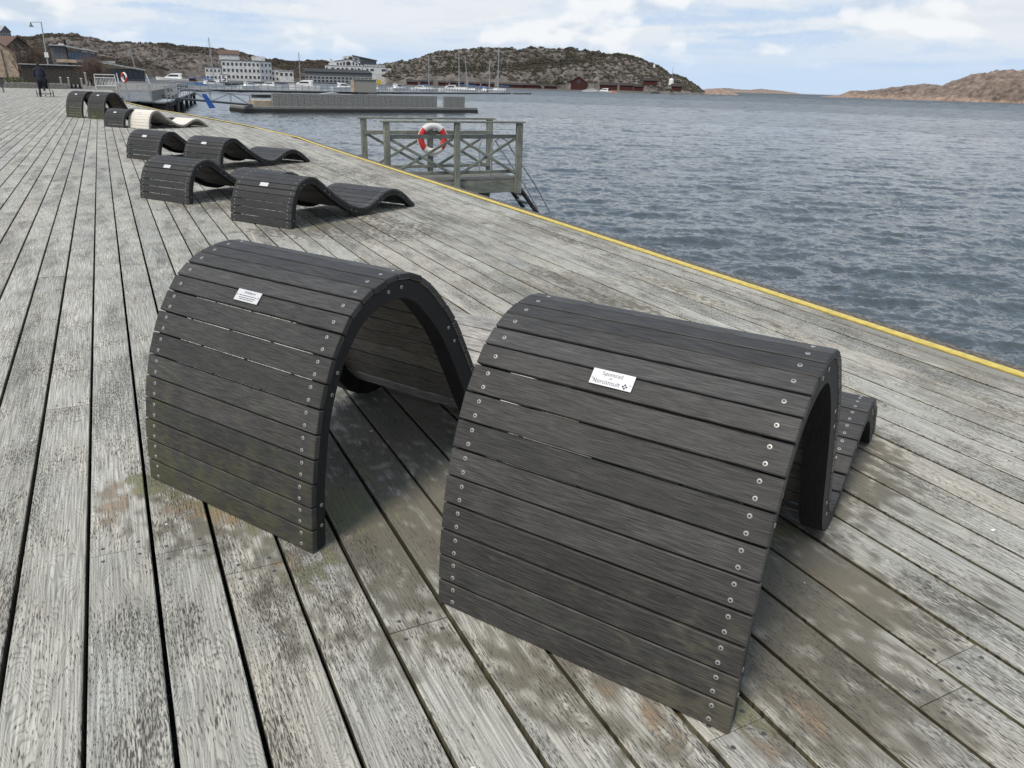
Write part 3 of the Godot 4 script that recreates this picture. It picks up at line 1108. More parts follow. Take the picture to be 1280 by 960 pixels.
func add_plate(l: Node3D, flat: Array, arc: float, z: float, words: int) -> void:
	var line := smooth_line(flat)
	var f := line_at(line, arc)
	var p: Vector2 = f[0]
	var tn: Vector2 = f[1]
	var nn: Vector2 = f[2]
	var b := Basis(Vector3(0, 0, 1), Vector3(tn.x, tn.y, 0), Vector3(nn.x, nn.y, 0))
	var s := Shape.new()
	s.box(Transform3D(), Vector3(0.128, 0.047, 0.002), 0.0004)
	var o := part("sponsor_plate", s, m.plate, l)
	o.transform = Transform3D(b, Vector3(p.x + nn.x * 0.0028, p.y + nn.y * 0.0028, z))
	o.scale = Vector3(0.87, 0.87, 1.0)
	if words == 0:
		return
	var c := Shape.new()
	for sx in [-0.0575, 0.0575]:
		c.lathe(Transform3D(Basis(Vector3.RIGHT, Vector3.BACK, Vector3.DOWN), Vector3(sx, -0.006 if words == 2 else 0.0, 0.001)), [Vector2(0.0034, 0), Vector2(0.003, 0.0012), Vector2(0, 0.0014)], 10)
	part("plate_screw", c, m.screw, o).set_meta("kind", "stuff")
	if words == 2:
		lettering(o, "Sponsrad", 0.0150, Vector3(-0.002, 0.0125, 0.0011), m.print)
		lettering(o, "av", 0.0085, Vector3(-0.004, 0.001, 0.0011), m.print)
		lettering(o, "Norconsult", 0.0165, Vector3(-0.0135, -0.0125, 0.0011), m.print_blue)
		var d := Shape.new()
		for q in [Vector2(0, 0.0052), Vector2(0, -0.0052), Vector2(0.0052, 0), Vector2(-0.0052, 0)]:
			d.box(Transform3D(Basis(Vector3.BACK, PI / 4), Vector3(0.0425 + q.x, -0.0125 + q.y, 0.0013)), Vector3(0.0052, 0.0052, 0.0006))
		part("plate_emblem", d, m.print_blue, o)
	else:
		lettering(o, "SPONSRAD AV", 0.0095, Vector3(0.004, 0.0125, 0.0011), m.print)
		var d := Shape.new()
		# print too small to read
		var rr := RandomNumberGenerator.new()
		rr.seed = 9
		for row in 3:
			var x := -0.046 + row * 0.004
			while x < 0.046 - row * 0.006:
				var w := rr.randf_range(0.003, 0.010)
				d.box(at(x + w * 0.5, [0.0, -0.0085, -0.0155][row], 0.0012), Vector3(w, 0.0028, 0.0004))
				x += w + 0.0022
		part("plate_print", d, m.print, o)

func lettering(parent: Node3D, words: String, size: float, where: Vector3, mat: Material) -> void:
	var tm := TextMesh.new()
	var f := SystemFont.new()
	f.font_names = PackedStringArray(["Droid Sans"])
	tm.font = f
	tm.text = words
	tm.font_size = 32
	tm.pixel_size = size / 32.0
	tm.depth = 0.0006
	tm.curve_step = 2.0
	var o := part_mesh("lettering", tm, mat, parent)
	o.position = where

func recolour(l: Node3D, slat: Material, rib: Material = null) -> void:
	for c in l.get_children():
		var called := String(c.name)
		if called.begins_with("slat"):
			c.material_override = slat
		elif called.begins_with("rib") and rib:
			c.material_override = rib

func build_loungers() -> void:
	var screw := screw_mesh()
	var tall := make_lounger(TALL, "wave_lounger", 9, 10, screw)
	var low := make_lounger(LOW, "wave_lounger", 4, 9, screw)
	var g := "curved timber loungers in pairs on the boardwalk"
	# kind, right front corner of its base (x, z), turn, plate, slats, label
	var spots := [
		[0, 0.376, -2.014, 30.0, 1, "slat_left", "tall dark slatted lounger with green algae on its lower left slats, second nearest"],
		[0, 1.056, -0.927, 30.3, 2, "slat_right", "largest dark slatted lounger with the readable sponsor plate, nearest the camera"],
		[1, 1.437, -7.495, 33.0, 0, "slat_low", "low dark wave lounger whose far hump is fully in view, right of the second pair"],
		[1, 0.696, -9.363, 34.0, 0, "slat_low", "low dark wave lounger partly hidden behind the right one of the second pair"],
		[1, 1.460, -12.80, 34.0, 0, "slat_low", "low dark wave lounger right of the third pair, its second hump in view"],
		[1, 0.690, -14.40, 34.0, 0, "slat_low", "low dark wave lounger left of the third pair, in front of the white one"],
		[1, 0.975, -23.20, 34.0, 0, "slat_white", "white painted low wave lounger, the only pale one of the row"],
		[1, 0.396, -23.70, 34.0, 0, "slat_low", "low dark wave lounger standing directly left of the white one"],
		[0, -0.030, -28.00, 34.0, 0, "slat_green", "farther tall dark lounger with a wide open arch, right of the farthest pair"],
		[0, -0.650, -28.90, 34.0, 0, "slat_green", "farthest tall lounger with olive algae on its front, left end of the row"]]
	for i in spots.size():
		var q: Array = spots[i]
		var src: Node3D = tall if q[0] == 0 else low
		var l: Node3D = src.duplicate()
		l.name = "wave_lounger"
		add_child(l, true)
		var a := deg_to_rad(q[3])
		var ez := Vector3(sin(a), 0, cos(a))
		l.position = Vector3(q[1], 0.001, q[2]) - ez * 0.415
		l.rotation.y = a
		tag(l, q[6], "lounger", g)
		recolour(l, m[q[5]], m.rib_light if q[5] == "slat_white" else null)
		if i == 0:
			var k := 0
			for c in l.get_children():
				if String(c.name).begins_with("slat"):
					if k >= 26:
						c.material_override = m.slat_bleached
						c.set_meta("label", "bleached grey slat of the low tail")
					k += 1
		if q[0] == 0:
			add_plate(l, TALL, 0.735 if i == 1 else 0.735, -0.028 if i == 1 else -0.02, q[4])
		else:
			add_plate(l, LOW, 0.40, -0.02, 0)
	tall.free()
	low.free()


# ---------------------------------------------------------------- bathing platform with railing, ladder and lifebuoy
func build_bathing_platform() -> void:
	var Y := -0.40
	var t := thing("bathing_platform", "grey timber bathing platform with cross-braced railings beyond the yellow edge", "platform", Vector3(4.32, Y, -14.75))
	var X := 3.06
	var zf := 0.60      # near rail
	var zb := -0.70     # far rail
	for i in 9:
		var s := Shape.new()
		s.uvs = Vector2(0.25, 1.0); s.off = Vector2(i * 0.31, i * 0.167)
		s.box(at(X * 0.5, -0.02, zf - 0.07 - i * 0.144), Vector3(X, 0.04, 0.135), 0.004)
		part("deck_board", s, m.grey_timber, t)
	var b := Shape.new()
	b.uvs = Vector2(0.25, 1.0)
	b.box(at(X * 0.5, -0.16, zf - 0.03), Vector3(X, 0.24, 0.06), 0.004)
	part("beam", b, m.green_timber, t)
	b = Shape.new()
	b.uvs = Vector2(0.25, 1.0)
	b.box(at(X * 0.5, -0.16, zb + 0.03), Vector3(X, 0.24, 0.06), 0.004)
	part("beam", b, m.green_timber, t)
	for q in [[2.34, 0.40], [2.26, -0.42]]:
		var p := Shape.new()
		p.uvs = Vector2(0.25, 1.0)
		p.box(at(q[0], -1.1, q[1]), Vector3(0.18, 1.7, 0.18), 0.01)
		part("pile", p, m.grey_timber, t)
	# posts, rails, cross braces on both long sides
	for side in 2:
		var z := zf + 0.045 if side == 0 else zb - 0.045
		var xs := [0.24, 1.64, 2.98] if side == 0 else [0.22, 1.62, 2.98]
		for x in xs:
			var p := Shape.new()
			p.uvs = Vector2(0.25, 1.0); p.off = Vector2(x, side * 0.4)
			var low := -0.30 if side == 0 else -0.1
			var w := 0.105 if x < 2.9 else 0.125
			p.box(at(x, (low + 1.05) * 0.5, z), Vector3(w, 1.05 - low, 0.09), 0.006)
			part("post", p, m.green_timber, t)
		var r := Shape.new()
		r.uvs = Vector2(0.25, 1.0)
		r.box(at((xs[0] + xs[2]) * 0.5, 1.072, z), Vector3(xs[2] - xs[0] + 0.22, 0.035, 0.12), 0.006)
		part("top_rail", r, m.green_timber, t)
		r = Shape.new()
		r.uvs = Vector2(0.25, 1.0)
		r.box(at((xs[0] + xs[2]) * 0.5, 0.80, z - 0.062 if side == 0 else z + 0.062), Vector3(xs[2] - xs[0], 0.075, 0.028), 0.004)
		part("mid_rail", r, m.green_timber, t)
		r = Shape.new()
		r.uvs = Vector2(0.25, 1.0)
		r.box(at((xs[0] + xs[2]) * 0.5, 0.13, z - 0.062 if side == 0 else z + 0.062), Vector3(xs[2] - xs[0], 0.06, 0.028), 0.004)
		part("bottom_rail", r, m.green_timber, t)
		for k in 2:
			for d in 2:
				var c := Shape.new()
				c.uvs = Vector2(0.25, 1.0)
				var zz := z - 0.05 + d * 0.034 if side == 0 else z + 0.05 - d * 0.034
				var y0 := 0.10 if d == 0 else 0.76
				var y1 := 0.76 if d == 0 else 0.10
				c.bar(Vector3(xs[k] + 0.07, y0, zz), Vector3(xs[k + 1] - 0.07, y1, zz), 0.028, 0.052, Vector3.UP, 0.004)
				part("cross_brace", c, m.green_timber, t)
	# ladder down to the water at the outer end
	var l := thing("bathing_ladder", "rusty dark steel ladder with curved handrails going down into the water", "ladder", Vector3(4.32 + X, Y, -14.75))
	for zz in [-0.42, 0.16]:
		var s := Shape.new()
		s.tube([Vector3(0.02, -0.03, zz), Vector3(0.10, -0.12, zz), Vector3(1.02, -1.25, zz)], 0.045, 8)
		part("stringer", s, m.wall_brown, l)
		var h := Shape.new()
		h.tube([Vector3(-0.46, 0.0, zz), Vector3(-0.46, 0.55, zz), Vector3(-0.40, 0.70, zz), Vector3(-0.26, 0.76, zz), Vector3(-0.12, 0.70, zz), Vector3(0.0, 0.52, zz), Vector3(0.62, -0.25, zz), Vector3(0.98, -0.80, zz), Vector3(1.0, -0.92, zz), Vector3(0.92, -1.0, zz), Vector3(0.84, -1.03, zz)], 0.018, 8)
		part("handrail", h, m.galvanised, l)
	for k in 6:
		var s := Shape.new()
		var f := (k + 0.5) / 6.0
		s.box(Transform3D(Basis(), Vector3(0.10 + 0.92 * f, -0.12 - 1.13 * f, -0.13)), Vector3(0.15, 0.04, 0.56), 0.003)
		part("rung", s, m.roof_light, l)
	# lifebuoy on the far rail
	var o := thing("lifebuoy", "red and white lifebuoy ring hanging on the bathing platform's railing", "lifebuoy", Vector3(4.32 + 1.62, Y + 0.68, -14.75 + zb + 0.10))
	for k in 4:
		var s := Shape.new()
		var pts: Array = []
		for q in 13:
			var w := TAU * (k + q / 12.0) / 4.0 + PI / 4
			pts.append(Vector3(cos(w) * 0.255, sin(w) * 0.255, 0))
		s.tube(pts, 0.068, 12, false)
		part("red_band" if k % 2 == 1 else "white_band", s, m.buoy_red if k % 2 == 1 else m.rope_white, o)
	o.scale = Vector3(1, 1, 0.8)
	var rp := Shape.new()
	var pr: Array = []
	for q in 33:
		var w := TAU * q / 32.0
		var rad := 0.335 - 0.02 * absf(sin(w * 2.0))
		pr.append(Vector3(cos(w) * rad, sin(w) * rad, 0.02))
	rp.tube(pr, 0.010, 6)
	part("grab_line", rp, m.rope_white, o)


# ---------------------------------------------------------------- floating breakwater, gangway and jetty in the middle distance
func build_breakwater() -> void:
	var a := Vector3(12.4, 0, -67.9)
	var b := Vector3(32.7, 0, -72.3)
	var d := (b - a).normalized()
	var turn := atan2(-d.z, d.x)
	var t := thing("concrete_breakwater", "long grey concrete floating breakwater wall with panel joints across the harbour", "breakwater", Vector3(a.x, WATER, a.z), turn)
	var L := (b - a).length()
	var s := Shape.new()
	s.box(at(L * 0.5 - 1.2, 0.10, -1.6), Vector3(L + 2.6, 0.36, 3.2), 0.03)
	part("pontoon", s, m.concrete_wet, t)
	s = Shape.new()
	s.box(at(L * 0.5 - 1.2, 0.39, -1.6), Vector3(L + 2.5, 0.22, 3.14), 0.03)
	part("pontoon_deck", s, m.concrete, t)
	var n := 29
	var wall := L * 0.775
	for i in n:
		var p := Shape.new()
		var w := wall / n
		p.box(at((i + 0.5) * w, 1.0, -0.14 - rng.randf() * 0.015), Vector3(w - 0.018, 0.98 + rng.randf() * 0.02, 0.16), 0.012)
		part("panel", p, m.concrete, t)
	s = Shape.new()
	s.box(at(wall * 0.5, 1.0, -0.27), Vector3(wall, 0.94, 0.1))
	part("back_wall", s, m.concrete, t)
	for i in 3:
		var p := Shape.new()
		p.box(at(wall + 0.75 + (i + 0.5) * 0.82, 1.0, -0.16), Vector3(0.79, 0.98, 0.2), 0.012)
		part("panel", p, m.concrete, t)
	s = Shape.new()
	s.box(at(-0.75, 0.72, -0.9), Vector3(1.5, 0.46, 1.2), 0.03)
	part("beige_box", s, m.render_cream, t, "pale beige box on the left end")

	var gw := thing("gangway", "grey steel gangway with trussed handrails sloping down to the breakwater", "gangway", Vector3.ZERO)
	var p0 := Vector3(3.9, -0.15, -62.9)
	var p1 := Vector3(10.6, -0.72, -67.2)
	for side in 2:
		var sh := Vector3(0.15, 0, -0.55) * side
		var be := Shape.new()
		be.bar(p0 + sh, p1 + sh, 0.08, 0.14)
		part("beam", be, m.steel_dark, gw)
		var ra := Shape.new()
		ra.tube([p0 + sh + Vector3(0, 0.75, 0), p1 + sh + Vector3(0, 0.72, 0)], 0.03, 6)
		part("handrail", ra, m.galvanised, gw)
		for k in 5:
			var q := p0.lerp(p1, (k + 0.1) / 4.2) + sh
			var q2 := p0.lerp(p1, minf((k + 1.1) / 4.2, 1.0)) + sh
			var po := Shape.new()
			po.tube([q, q + Vector3(0, 0.75, 0)], 0.025, 6)
			part("post", po, m.galvanised, gw)
			if k < 4:
				var br := Shape.new()
				br.tube([q + Vector3(0, 0.72 if k % 2 else 0.0, 0), q2 + Vector3(0, 0.0 if k % 2 else 0.72, 0)], 0.02, 6)
				part("brace", br, m.galvanised, gw)
	var fl := Shape.new()
	fl.bar(p0 + Vector3(0.07, 0.05, -0.27), p1 + Vector3(0.07, 0.05, -0.27), 0.5, 0.04)
	part("walkway", fl, m.galvanised, gw)

	var bd := Shape.new()
	bd.prism(Transform3D(Basis(), Vector3(6.8, -0.34, -61.4)), PackedVector2Array([Vector2(-0.48, 0.50), Vector2(-0.18, 0.50), Vector2(0.36, -0.42), Vector2(-0.06, -0.46)]), 0.10)
	var o := part("blue_board", bd, m.blue_board, self)
	tag(o, "bright blue tilted board hanging beside the gangway", "board")

	# timber jetty from the steps out towards the docks
	var j := thing("jetty", "dark timber jetty with steel rails running out from the quay steps", "jetty", Vector3.ZERO)
	var ja := Vector3(2.9, -0.32, -57.0)
	var jb := Vector3(8.0, -0.25, -92.0)
	var dk := Shape.new()
	dk.bar(ja, jb, 1.7, 0.10)
	part("jetty_deck", dk, m.galvanised, j)
	for side in [-1, 1]:
		var off := Vector3(0.84 * side, 0, 0.12 * side)
		var be := Shape.new()
		be.bar(ja + off + Vector3(0, -0.17, 0), jb + off + Vector3(0, -0.17, 0), 0.12, 0.24)
		part("beam", be, m.dark_timber, j)
		for h in [0.55, 1.0]:
			var ra := Shape.new()
			ra.tube([ja + off + Vector3(0, h, 0), jb + off + Vector3(0, h, 0)], 0.025, 6)
			part("rail", ra, m.galvanised, j)
		for k in 12:
			var q := ja.lerp(jb, k / 11.0) + off
			var po := Shape.new()
			po.tube([q, q + Vector3(0, 1.02, 0)], 0.03, 6)
			part("post", po, m.galvanised, j)
			if k % 2 == 0:
				var pi := Shape.new()
				pi.tube([Vector3(q.x, -2.2, q.z), Vector3(q.x, -0.3, q.z)], 0.14, 8)
				part("pile", pi, m.dark_timber, j)


# ---------------------------------------------------------------- the land to the left
func gable_house(called: String, label: String, pos: Vector3, turn: float, w: float, h: float, ridge: float, depth: float, wall: Material, roof: Material, wins: Array, cat := "house", group := "") -> Node3D:
	# the gable end faces +z; windows are [x, y, width, height] on it
	var t := thing(called, label, cat, pos, turn, group)
	var s := Shape.new()
	s.prism(at(0, 0, -depth * 0.5), PackedVector2Array([Vector2(-w / 2, 0), Vector2(w / 2, 0), Vector2(w / 2, h), Vector2(0, ridge), Vector2(-w / 2, h)]), depth)
	part("wall", s, wall, t)
	for side in [-1, 1]:
		var r := Shape.new()
		var a := Vector2(0, ridge + 0.02)
		var run := Vector2(side * (w / 2 + 0.35), h - 0.35 * (ridge - h) / (w / 2) + 0.02)
		var nrm := Vector2(-(run - a).y, (run - a).x).normalized() * (0.16 * (1 if side > 0 else -1))
		var po := PackedVector2Array([a, run, run + nrm, a + Vector2(0, nrm.y * 1.1)])
		r.prism(at(0, 0, -depth * 0.5), po, depth + 0.6)
		part("roof", r, roof, t)
	for q in wins:
		var f := Shape.new()
		f.box(at(q[0], q[1], 0.02), Vector3(q[2] + 0.18, q[3] + 0.18, 0.06))
		var fo := part("window", f, m.white, t)
		var g := Shape.new()
		g.box(at(q[0], q[1], 0.04), Vector3(q[2], q[3], 0.06))
		part("pane", g, m.glass, fo)
	return t

func bare_bush(label: String, pos: Vector3, w: float, h: float, sd: int) -> void:
	var t := thing("bare_bush", label, "bush", pos, 0.0, "leafless bushes by the brown wall")
	var r := RandomNumberGenerator.new()
	r.seed = sd
	var stems := Shape.new()
	var twigs := Shape.new()
	for i in 26:
		var b := Vector3(r.randf_range(-0.3, 0.3) * w, 0, r.randf_range(-0.4, 0.4))
		var tip := Vector3(b.x * 1.5 + r.randf_range(-0.2, 0.2) * w, h * r.randf_range(0.6, 0.95), b.z + r.randf_range(-0.8, 0.8))
		var mid := b.lerp(tip, 0.5) + Vector3(r.randf_range(-0.15, 0.15), 0, r.randf_range(-0.15, 0.15))
		stems.tube([b, mid, tip], [0.05, 0.035, 0.012], 4, false)
		for k in 34:
			var f := r.randf_range(0.25, 1.0)
			var p := mid.lerp(tip, (f - 0.5) * 2.0) if f > 0.5 else b.lerp(mid, f * 2.0)
			var e := p + Vector3(r.randf_range(-0.7, 0.7), r.randf_range(0.1, 0.8), r.randf_range(-0.7, 0.7)) * (0.4 + 0.25 * h)
			twigs.tube([p, e], [0.018, 0.008], 3, false)
	part("stem", stems, m.twig, t)
	var o := part("twigs", twigs, m.twig, t)
	o.set_meta("kind", "stuff")

func car(label: String, pos: Vector3, turn: float, paint: Material) -> void:
	var t := thing("parked_car", label, "car", pos, turn, "cars parked beside the yellow house")
	var s := Shape.new()
	s.prism(Transform3D(), PackedVector2Array([Vector2(-2.1, 0.3), Vector2(2.1, 0.3), Vector2(2.15, 0.62), Vector2(1.95, 0.82), Vector2(1.1, 0.92), Vector2(-1.9, 0.95), Vector2(-2.12, 0.75)]), 1.75)
	part("body", s, paint, t)
	s = Shape.new()
	s.prism(at(0, 0, 0), PackedVector2Array([Vector2(-1.75, 0.94), Vector2(1.0, 0.92), Vector2(0.35, 1.38), Vector2(-1.3, 1.42)]), 1.5)
	part("cabin_glass", s, m.glass, t)
	s = Shape.new()
	s.prism(at(0, 0, 0), PackedVector2Array([Vector2(-1.35, 1.40), Vector2(0.4, 1.37), Vector2(0.2, 1.47), Vector2(-1.15, 1.49)]), 1.46)
	part("roof", s, paint, t)
	for x in [-1.3, 1.35]:
		for z in [-0.8, 0.8]:
			var w := Shape.new()
			w.lathe(Transform3D(Basis(Vector3.RIGHT, PI / 2), Vector3(x, 0.32, z)), [Vector2(0, -0.1), Vector2(0.32, -0.1), Vector2(0.32, 0.1), Vector2(0.2, 0.11), Vector2(0, 0.11)], 14)
			part("wheel", w, m.rubber, t)

func build_left_background() -> void:
	# cream house at the left border
	var h := gable_house("cream_house", "cream rendered gable house with brown tiled roof at the left edge", Vector3(-24.6, -0.1, -199), deg_to_rad(4.5), 19.6, 5.0, 10.8, 14.0, m.render_cream, m.roof_tile, [[4.9, 5.3, 0.9, 1.2], [5.2, 1.6, 0.9, 1.6], [1.0, 2.0, 0.9, 1.6], [1.0, 5.4, 0.9, 1.2]])
	var dp := Shape.new()
	dp.tube([Vector3(7.6, 0.1, 0.12), Vector3(7.4, 5.4, 0.12)], 0.09, 6)
	part("drainpipe", dp, m.steel_dark, h)
	gable_house("brown_roof_house", "low house with a brown tiled roof behind the cream house", Vector3(-15.6, -0.1, -222), deg_to_rad(40), 7.0, 6.0, 8.6, 10.0, m.wall_brown, m.roof_tile, [[1.0, 5.0, 0.9, 1.1]])
	gable_house("hilltop_house", "pale grey house on the skyline above the cream house", Vector3(-39.5, 16.2, -500), deg_to_rad(62), 8.0, 3.6, 6.2, 13.0, m.wall_grey, m.roof_light, [[0.0, 2.0, 1.4, 1.3], [2.2, 2.0, 1.2, 1.3], [-2.2, 2.0, 1.2, 1.3]])
	car("white car parked nearest the cream house, left of the other white car", Vector3(-20.3, -0.3, -258), deg_to_rad(62), m.white)
	car("white car parked behind the left end of the brown wall", Vector3(-18.2, -0.3, -262), deg_to_rad(70), m.white)
	car("pale grey car at the left border below the cream house", Vector3(-22.9, -0.3, -252), deg_to_rad(15), m.wall_grey)
	# long brown wall
	var w := thing("brown_wall", "long dark brown timber screen wall with a pale cap behind the person", "wall", Vector3(-4.6, 0.0, -110), deg_to_rad(-2))
	for i in 14:
		var s := Shape.new()
		s.box(at(-3.05 + i * 0.465, 1.0, 0), Vector3(0.455, 2.0, 0.16), 0.01)
		part("panel", s, m.wall_brown, w)
	var cp := Shape.new()
	cp.box(at(0, 2.05, 0), Vector3(6.9, 0.10, 0.5), 0.01)
	part("wall_cap", cp, m.roof_light, w)
	# low stone wall
	var lw := thing("low_stone_wall", "low pale stone wall at the far end of the boardwalk", "wall", Vector3(-5.2, 0, -78.4))
	for i in 12:
		for k in 2:
			var s := Shape.new()
			s.box(at(-2.75 + i * 0.475 + k * 0.12, 0.11 + k * 0.22, 0), Vector3(0.465, 0.212, 0.5 + rng.randf() * 0.02), 0.015)
			part("stone", s, m.stone, lw)
	# green cushion plant on it
	var leaf := Shape.new()
	for i in 260:
		var d := Vector3(rng.randfn(), absf(rng.randfn()), rng.randfn()).normalized() * pow(rng.randf(), 0.4)
		var p := Vector3(d.x * 0.95, d.y * 0.42, d.z * 0.5)
		var q := Basis(Vector3(rng.randfn(), rng.randfn(), rng.randfn()).normalized(), rng.randf() * TAU)
		var g := rng.randf_range(0.7, 1.3)
		leaf.tint = Color(0.12 * g, 0.13 * g, 0.06 * g)
		leaf.tri(p, p + q * Vector3(0.16, 0, 0), p + q * Vector3(0.07, 0.14, 0))
	var sh := thing("low_shrub", "dull green cushion shrub behind the low stone wall", "shrub", Vector3(-6.4, 0.40, -79.6))
	part("foliage", leaf, m.leaf, sh)
	bare_bush("reddish leafless bush above the brown wall, left of the lamp post", Vector3(-6.5, 0.2, -116), 5.6, 4.3, 81)
	bare_bush("leafless brown bush at the right end of the brown wall", Vector3(-0.35, 0.1, -93), 2.6, 2.7, 82)
	# lamp post
	var lp := thing("lamp_post", "tall slim lamp post with one arm and a dark shade, a white sign on it", "lamp post", Vector3(-5.2, 0, -112.5))
	var s := Shape.new()
	s.tube([Vector3(0, 0, 0), Vector3(0, 3, 0), Vector3(0.06, 6.7, 0)], [0.10, 0.08, 0.055], 8)
	part("pole", s, m.galvanised, lp)
	s = Shape.new()
	s.tube([Vector3(0.06, 6.68, 0), Vector3(-1.05, 6.60, 0)], 0.035, 6)
	part("arm", s, m.galvanised, lp)
	s = Shape.new()
	s.lathe(at(-1.02, 6.12, 0), [Vector2(0, 0.46), Vector2(0.06, 0.44), Vector2(0.08, 0.25), Vector2(0.26, 0.0), Vector2(0.0, 0.05)], 14)
	part("lamp_shade", s, m.steel_dark, lp)
	s = Shape.new()
	s.box(at(0.0, 3.15, 0.11), Vector3(0.42, 0.55, 0.03))
	part("sign_board", s, m.white, lp)
	# posts and dark stone blocks
	for q in [[-3.05, 0.86, "leftmost short white post in front of the brown wall"], [-2.45, 0.86, "middle short white post in front of the brown wall"], [-1.45, 0.82, "short white post beside the tall post at the wall's right end"], [-1.08, 1.28, "tall pale post at the right end of the brown wall"]]:
		var p := thing("post", q[2], "post", Vector3(q[0], 0, -82), 0.0, "pale posts before the brown wall")
		var ps := Shape.new()
		ps.box(at(0, q[1] * 0.5, 0), Vector3(0.13, q[1], 0.13), 0.01)
		part("shaft", ps, m.concrete_light, p)
		var c := Shape.new()
		c.box(at(0, q[1] + 0.025, 0), Vector3(0.17, 0.05, 0.17), 0.01)
		part("post_cap", c, m.white, p)
	var names := ["leftmost dark triangular block, left of the first white post", "dark triangular block just left of the middle white post", "dark triangular block just right of the middle white post", "dark triangular block fourth from the left by the brown wall", "rightmost dark triangular block, left of the third white post"]
	for i in 5:
		var c := Shape.new()
		var x: float = [-3.3, -2.65, -2.25, -1.95, -1.62][i]
		c.prism(at(0, 0, 0), PackedVector2Array([Vector2(-0.17, 0), Vector2(0.15, 0), Vector2(0.05, 0.42), Vector2(-0.03, 0.44)]), 0.3)
		var o := part("stone_block", c, m.black_cloth, self)
		o.position = Vector3(x, 0, -81.4)
		tag(o, names[i], "stone block", "dark triangular blocks by the wall")
	# bench at the left border
	var b := thing("bench", "dark timber bench cut off by the left border", "bench", Vector3(-6.35, 0, -62.6), deg_to_rad(5))
	for i in 4:
		var q := Shape.new()
		q.box(at(0, 0.45, -0.18 + i * 0.12), Vector3(1.5, 0.04, 0.11), 0.005)
		part("seat_slat", q, m.wall_brown, b)
	for i in 3:
		var q := Shape.new()
		q.box(at(0, 0.56 + i * 0.11, -0.26 - i * 0.03), Vector3(1.5, 0.10, 0.03), 0.005)
		part("back_slat", q, m.wall_brown, b)
	for x in [-0.6, 0.6]:
		for z in [-0.2, 0.18]:
			var q := Shape.new()
			q.bar(Vector3(x, 0.43, z * 0.8), Vector3(x + 0.05, 0, z * 1.3), 0.06, 0.06)
			part("leg", q, m.steel_dark, b)
	# steel barrier
	var br := thing("barrier", "white steel crowd barrier with close upright bars", "barrier", Vector3(0.43, 0.02, -79.2))
	var fr := Shape.new()
	for y in [0.30, 0.95, 1.20]:
		fr.tube([Vector3(-0.8, y, 0), Vector3(0.8, y, 0)], 0.028, 6)
	for x in [-0.8, 0.8]:
		fr.tube([Vector3(x, 0, 0), Vector3(x, 1.2, 0)], 0.028, 6)
	part("frame", fr, m.white, br)
	for i in 13:
		var q := Shape.new()
		q.tube([Vector3(-0.69 + i * 0.115, 0.30, 0), Vector3(-0.69 + i * 0.115, 0.95, 0)], 0.016, 5)
		part("bar", q, m.white, br)
	for i in 9:
		var q := Shape.new()
		q.box(at(-0.66 + i * 0.165, 1.08, 0), Vector3(0.10, 0.13, 0.02))
		part("dark_infill", q, m.steel_dark, br)
	# steps down to the jetty with handrails and a lifebuoy post
	var rq := Shape.new()
	rq.prism(Transform3D(Basis(Vector3.RIGHT, Vector3.FORWARD, Vector3.UP), Vector3(0, 0.0, 0)), PackedVector2Array([Vector2(0.98, 57.6), Vector2(2.9, 57.6), Vector2(5.3, 75), Vector2(6.9, 100), Vector2(1.7, 100), Vector2(1.7, 80)]), 0.72)
	structure("quay", rq, m.stone, "raised pale concrete quay above the steel steps", "quay")
	var st := thing("steel_steps", "wide pale steel steps with handrails at the end of the boardwalk", "steps", Vector3(1.0, -0.2, -54.6))
	for i in 8:
		var q := Shape.new()
		q.box(at(0.85, 0.04 + i * 0.068, -i * 0.4), Vector3(1.7, 0.03, 0.40))
		part("tread", q, m.galvanised, st)
		q = Shape.new()
		q.box(at(0.85, 0.005 + i * 0.068, 0.19 - i * 0.4), Vector3(1.68, 0.04, 0.015))
		part("riser", q, m.galvanised, st)
	for sx in [0.02, 1.72]:
		var q := Shape.new()
		q.tube([Vector3(sx, 0.95, 0.1), Vector3(sx, 1.55, -2.9)], 0.03, 6)
		part("handrail", q, m.galvanised, st)
		for k in 4:
			var u := Shape.new()
			u.tube([Vector3(sx, 0.97 + k * 0.19, -k * 0.95), Vector3(sx, -0.1, -k * 0.95)], 0.022, 6)
			part("baluster", u, m.galvanised, st)
	var lb := thing("lifebuoy_post", "slanting post with a red and white lifebuoy at the end of the boardwalk", "lifebuoy", Vector3(1.35, 0, -54.0))
	s = Shape.new()
	s.tube([Vector3(-0.1, 1.4, 0), Vector3(0.12, -0.25, 0)], 0.035, 6)
	part("post", s, m.galvanised, lb)
	s = Shape.new()
	for k in 4:
		var pts: Array = []
		for q in 7:
			var a := TAU * (k + q / 6.0) / 4.0
			pts.append(Vector3(-0.02 + cos(a) * 0.12, 1.14 + sin(a) * 0.24, 0.08 + cos(a) * 0.1))
		var ring := Shape.new()
		ring.tube(pts, 0.055, 8, false)
		part("red_band" if k % 2 else "white_band", ring, m.buoy_red if k % 2 else m.rope_white, lb)
	# restaurant with glass front behind the wall
	var re := thing("glass_pavilion", "modern low building with sloping white roof edges, dark block and blue glass", "building", Vector3(0, 0, -180))
	var bx := func(called: String, c: Vector3, sz: Vector3, mat: Material) -> void:
		var q := Shape.new()
		q.box(at(c.x, c.y, c.z), sz)
		part(called, q, mat, re)
	bx.call("wall", Vector3(-6.1, 2.9, 0), Vector3(2.6, 5.8, 6), m.wall_grey)
	bx.call("roof", Vector3(-6.1, 5.92, 0.2), Vector3(2.9, 0.22, 6.6), m.roof_light)
	bx.call("parapet", Vector3(-5.4, 6.15, 0.1), Vector3(1.2, 0.25, 2), m.white)
	bx.call("chimney", Vector3(-4.85, 4.6, 1.6), Vector3(0.35, 4.6, 1.2), m.black_cloth)
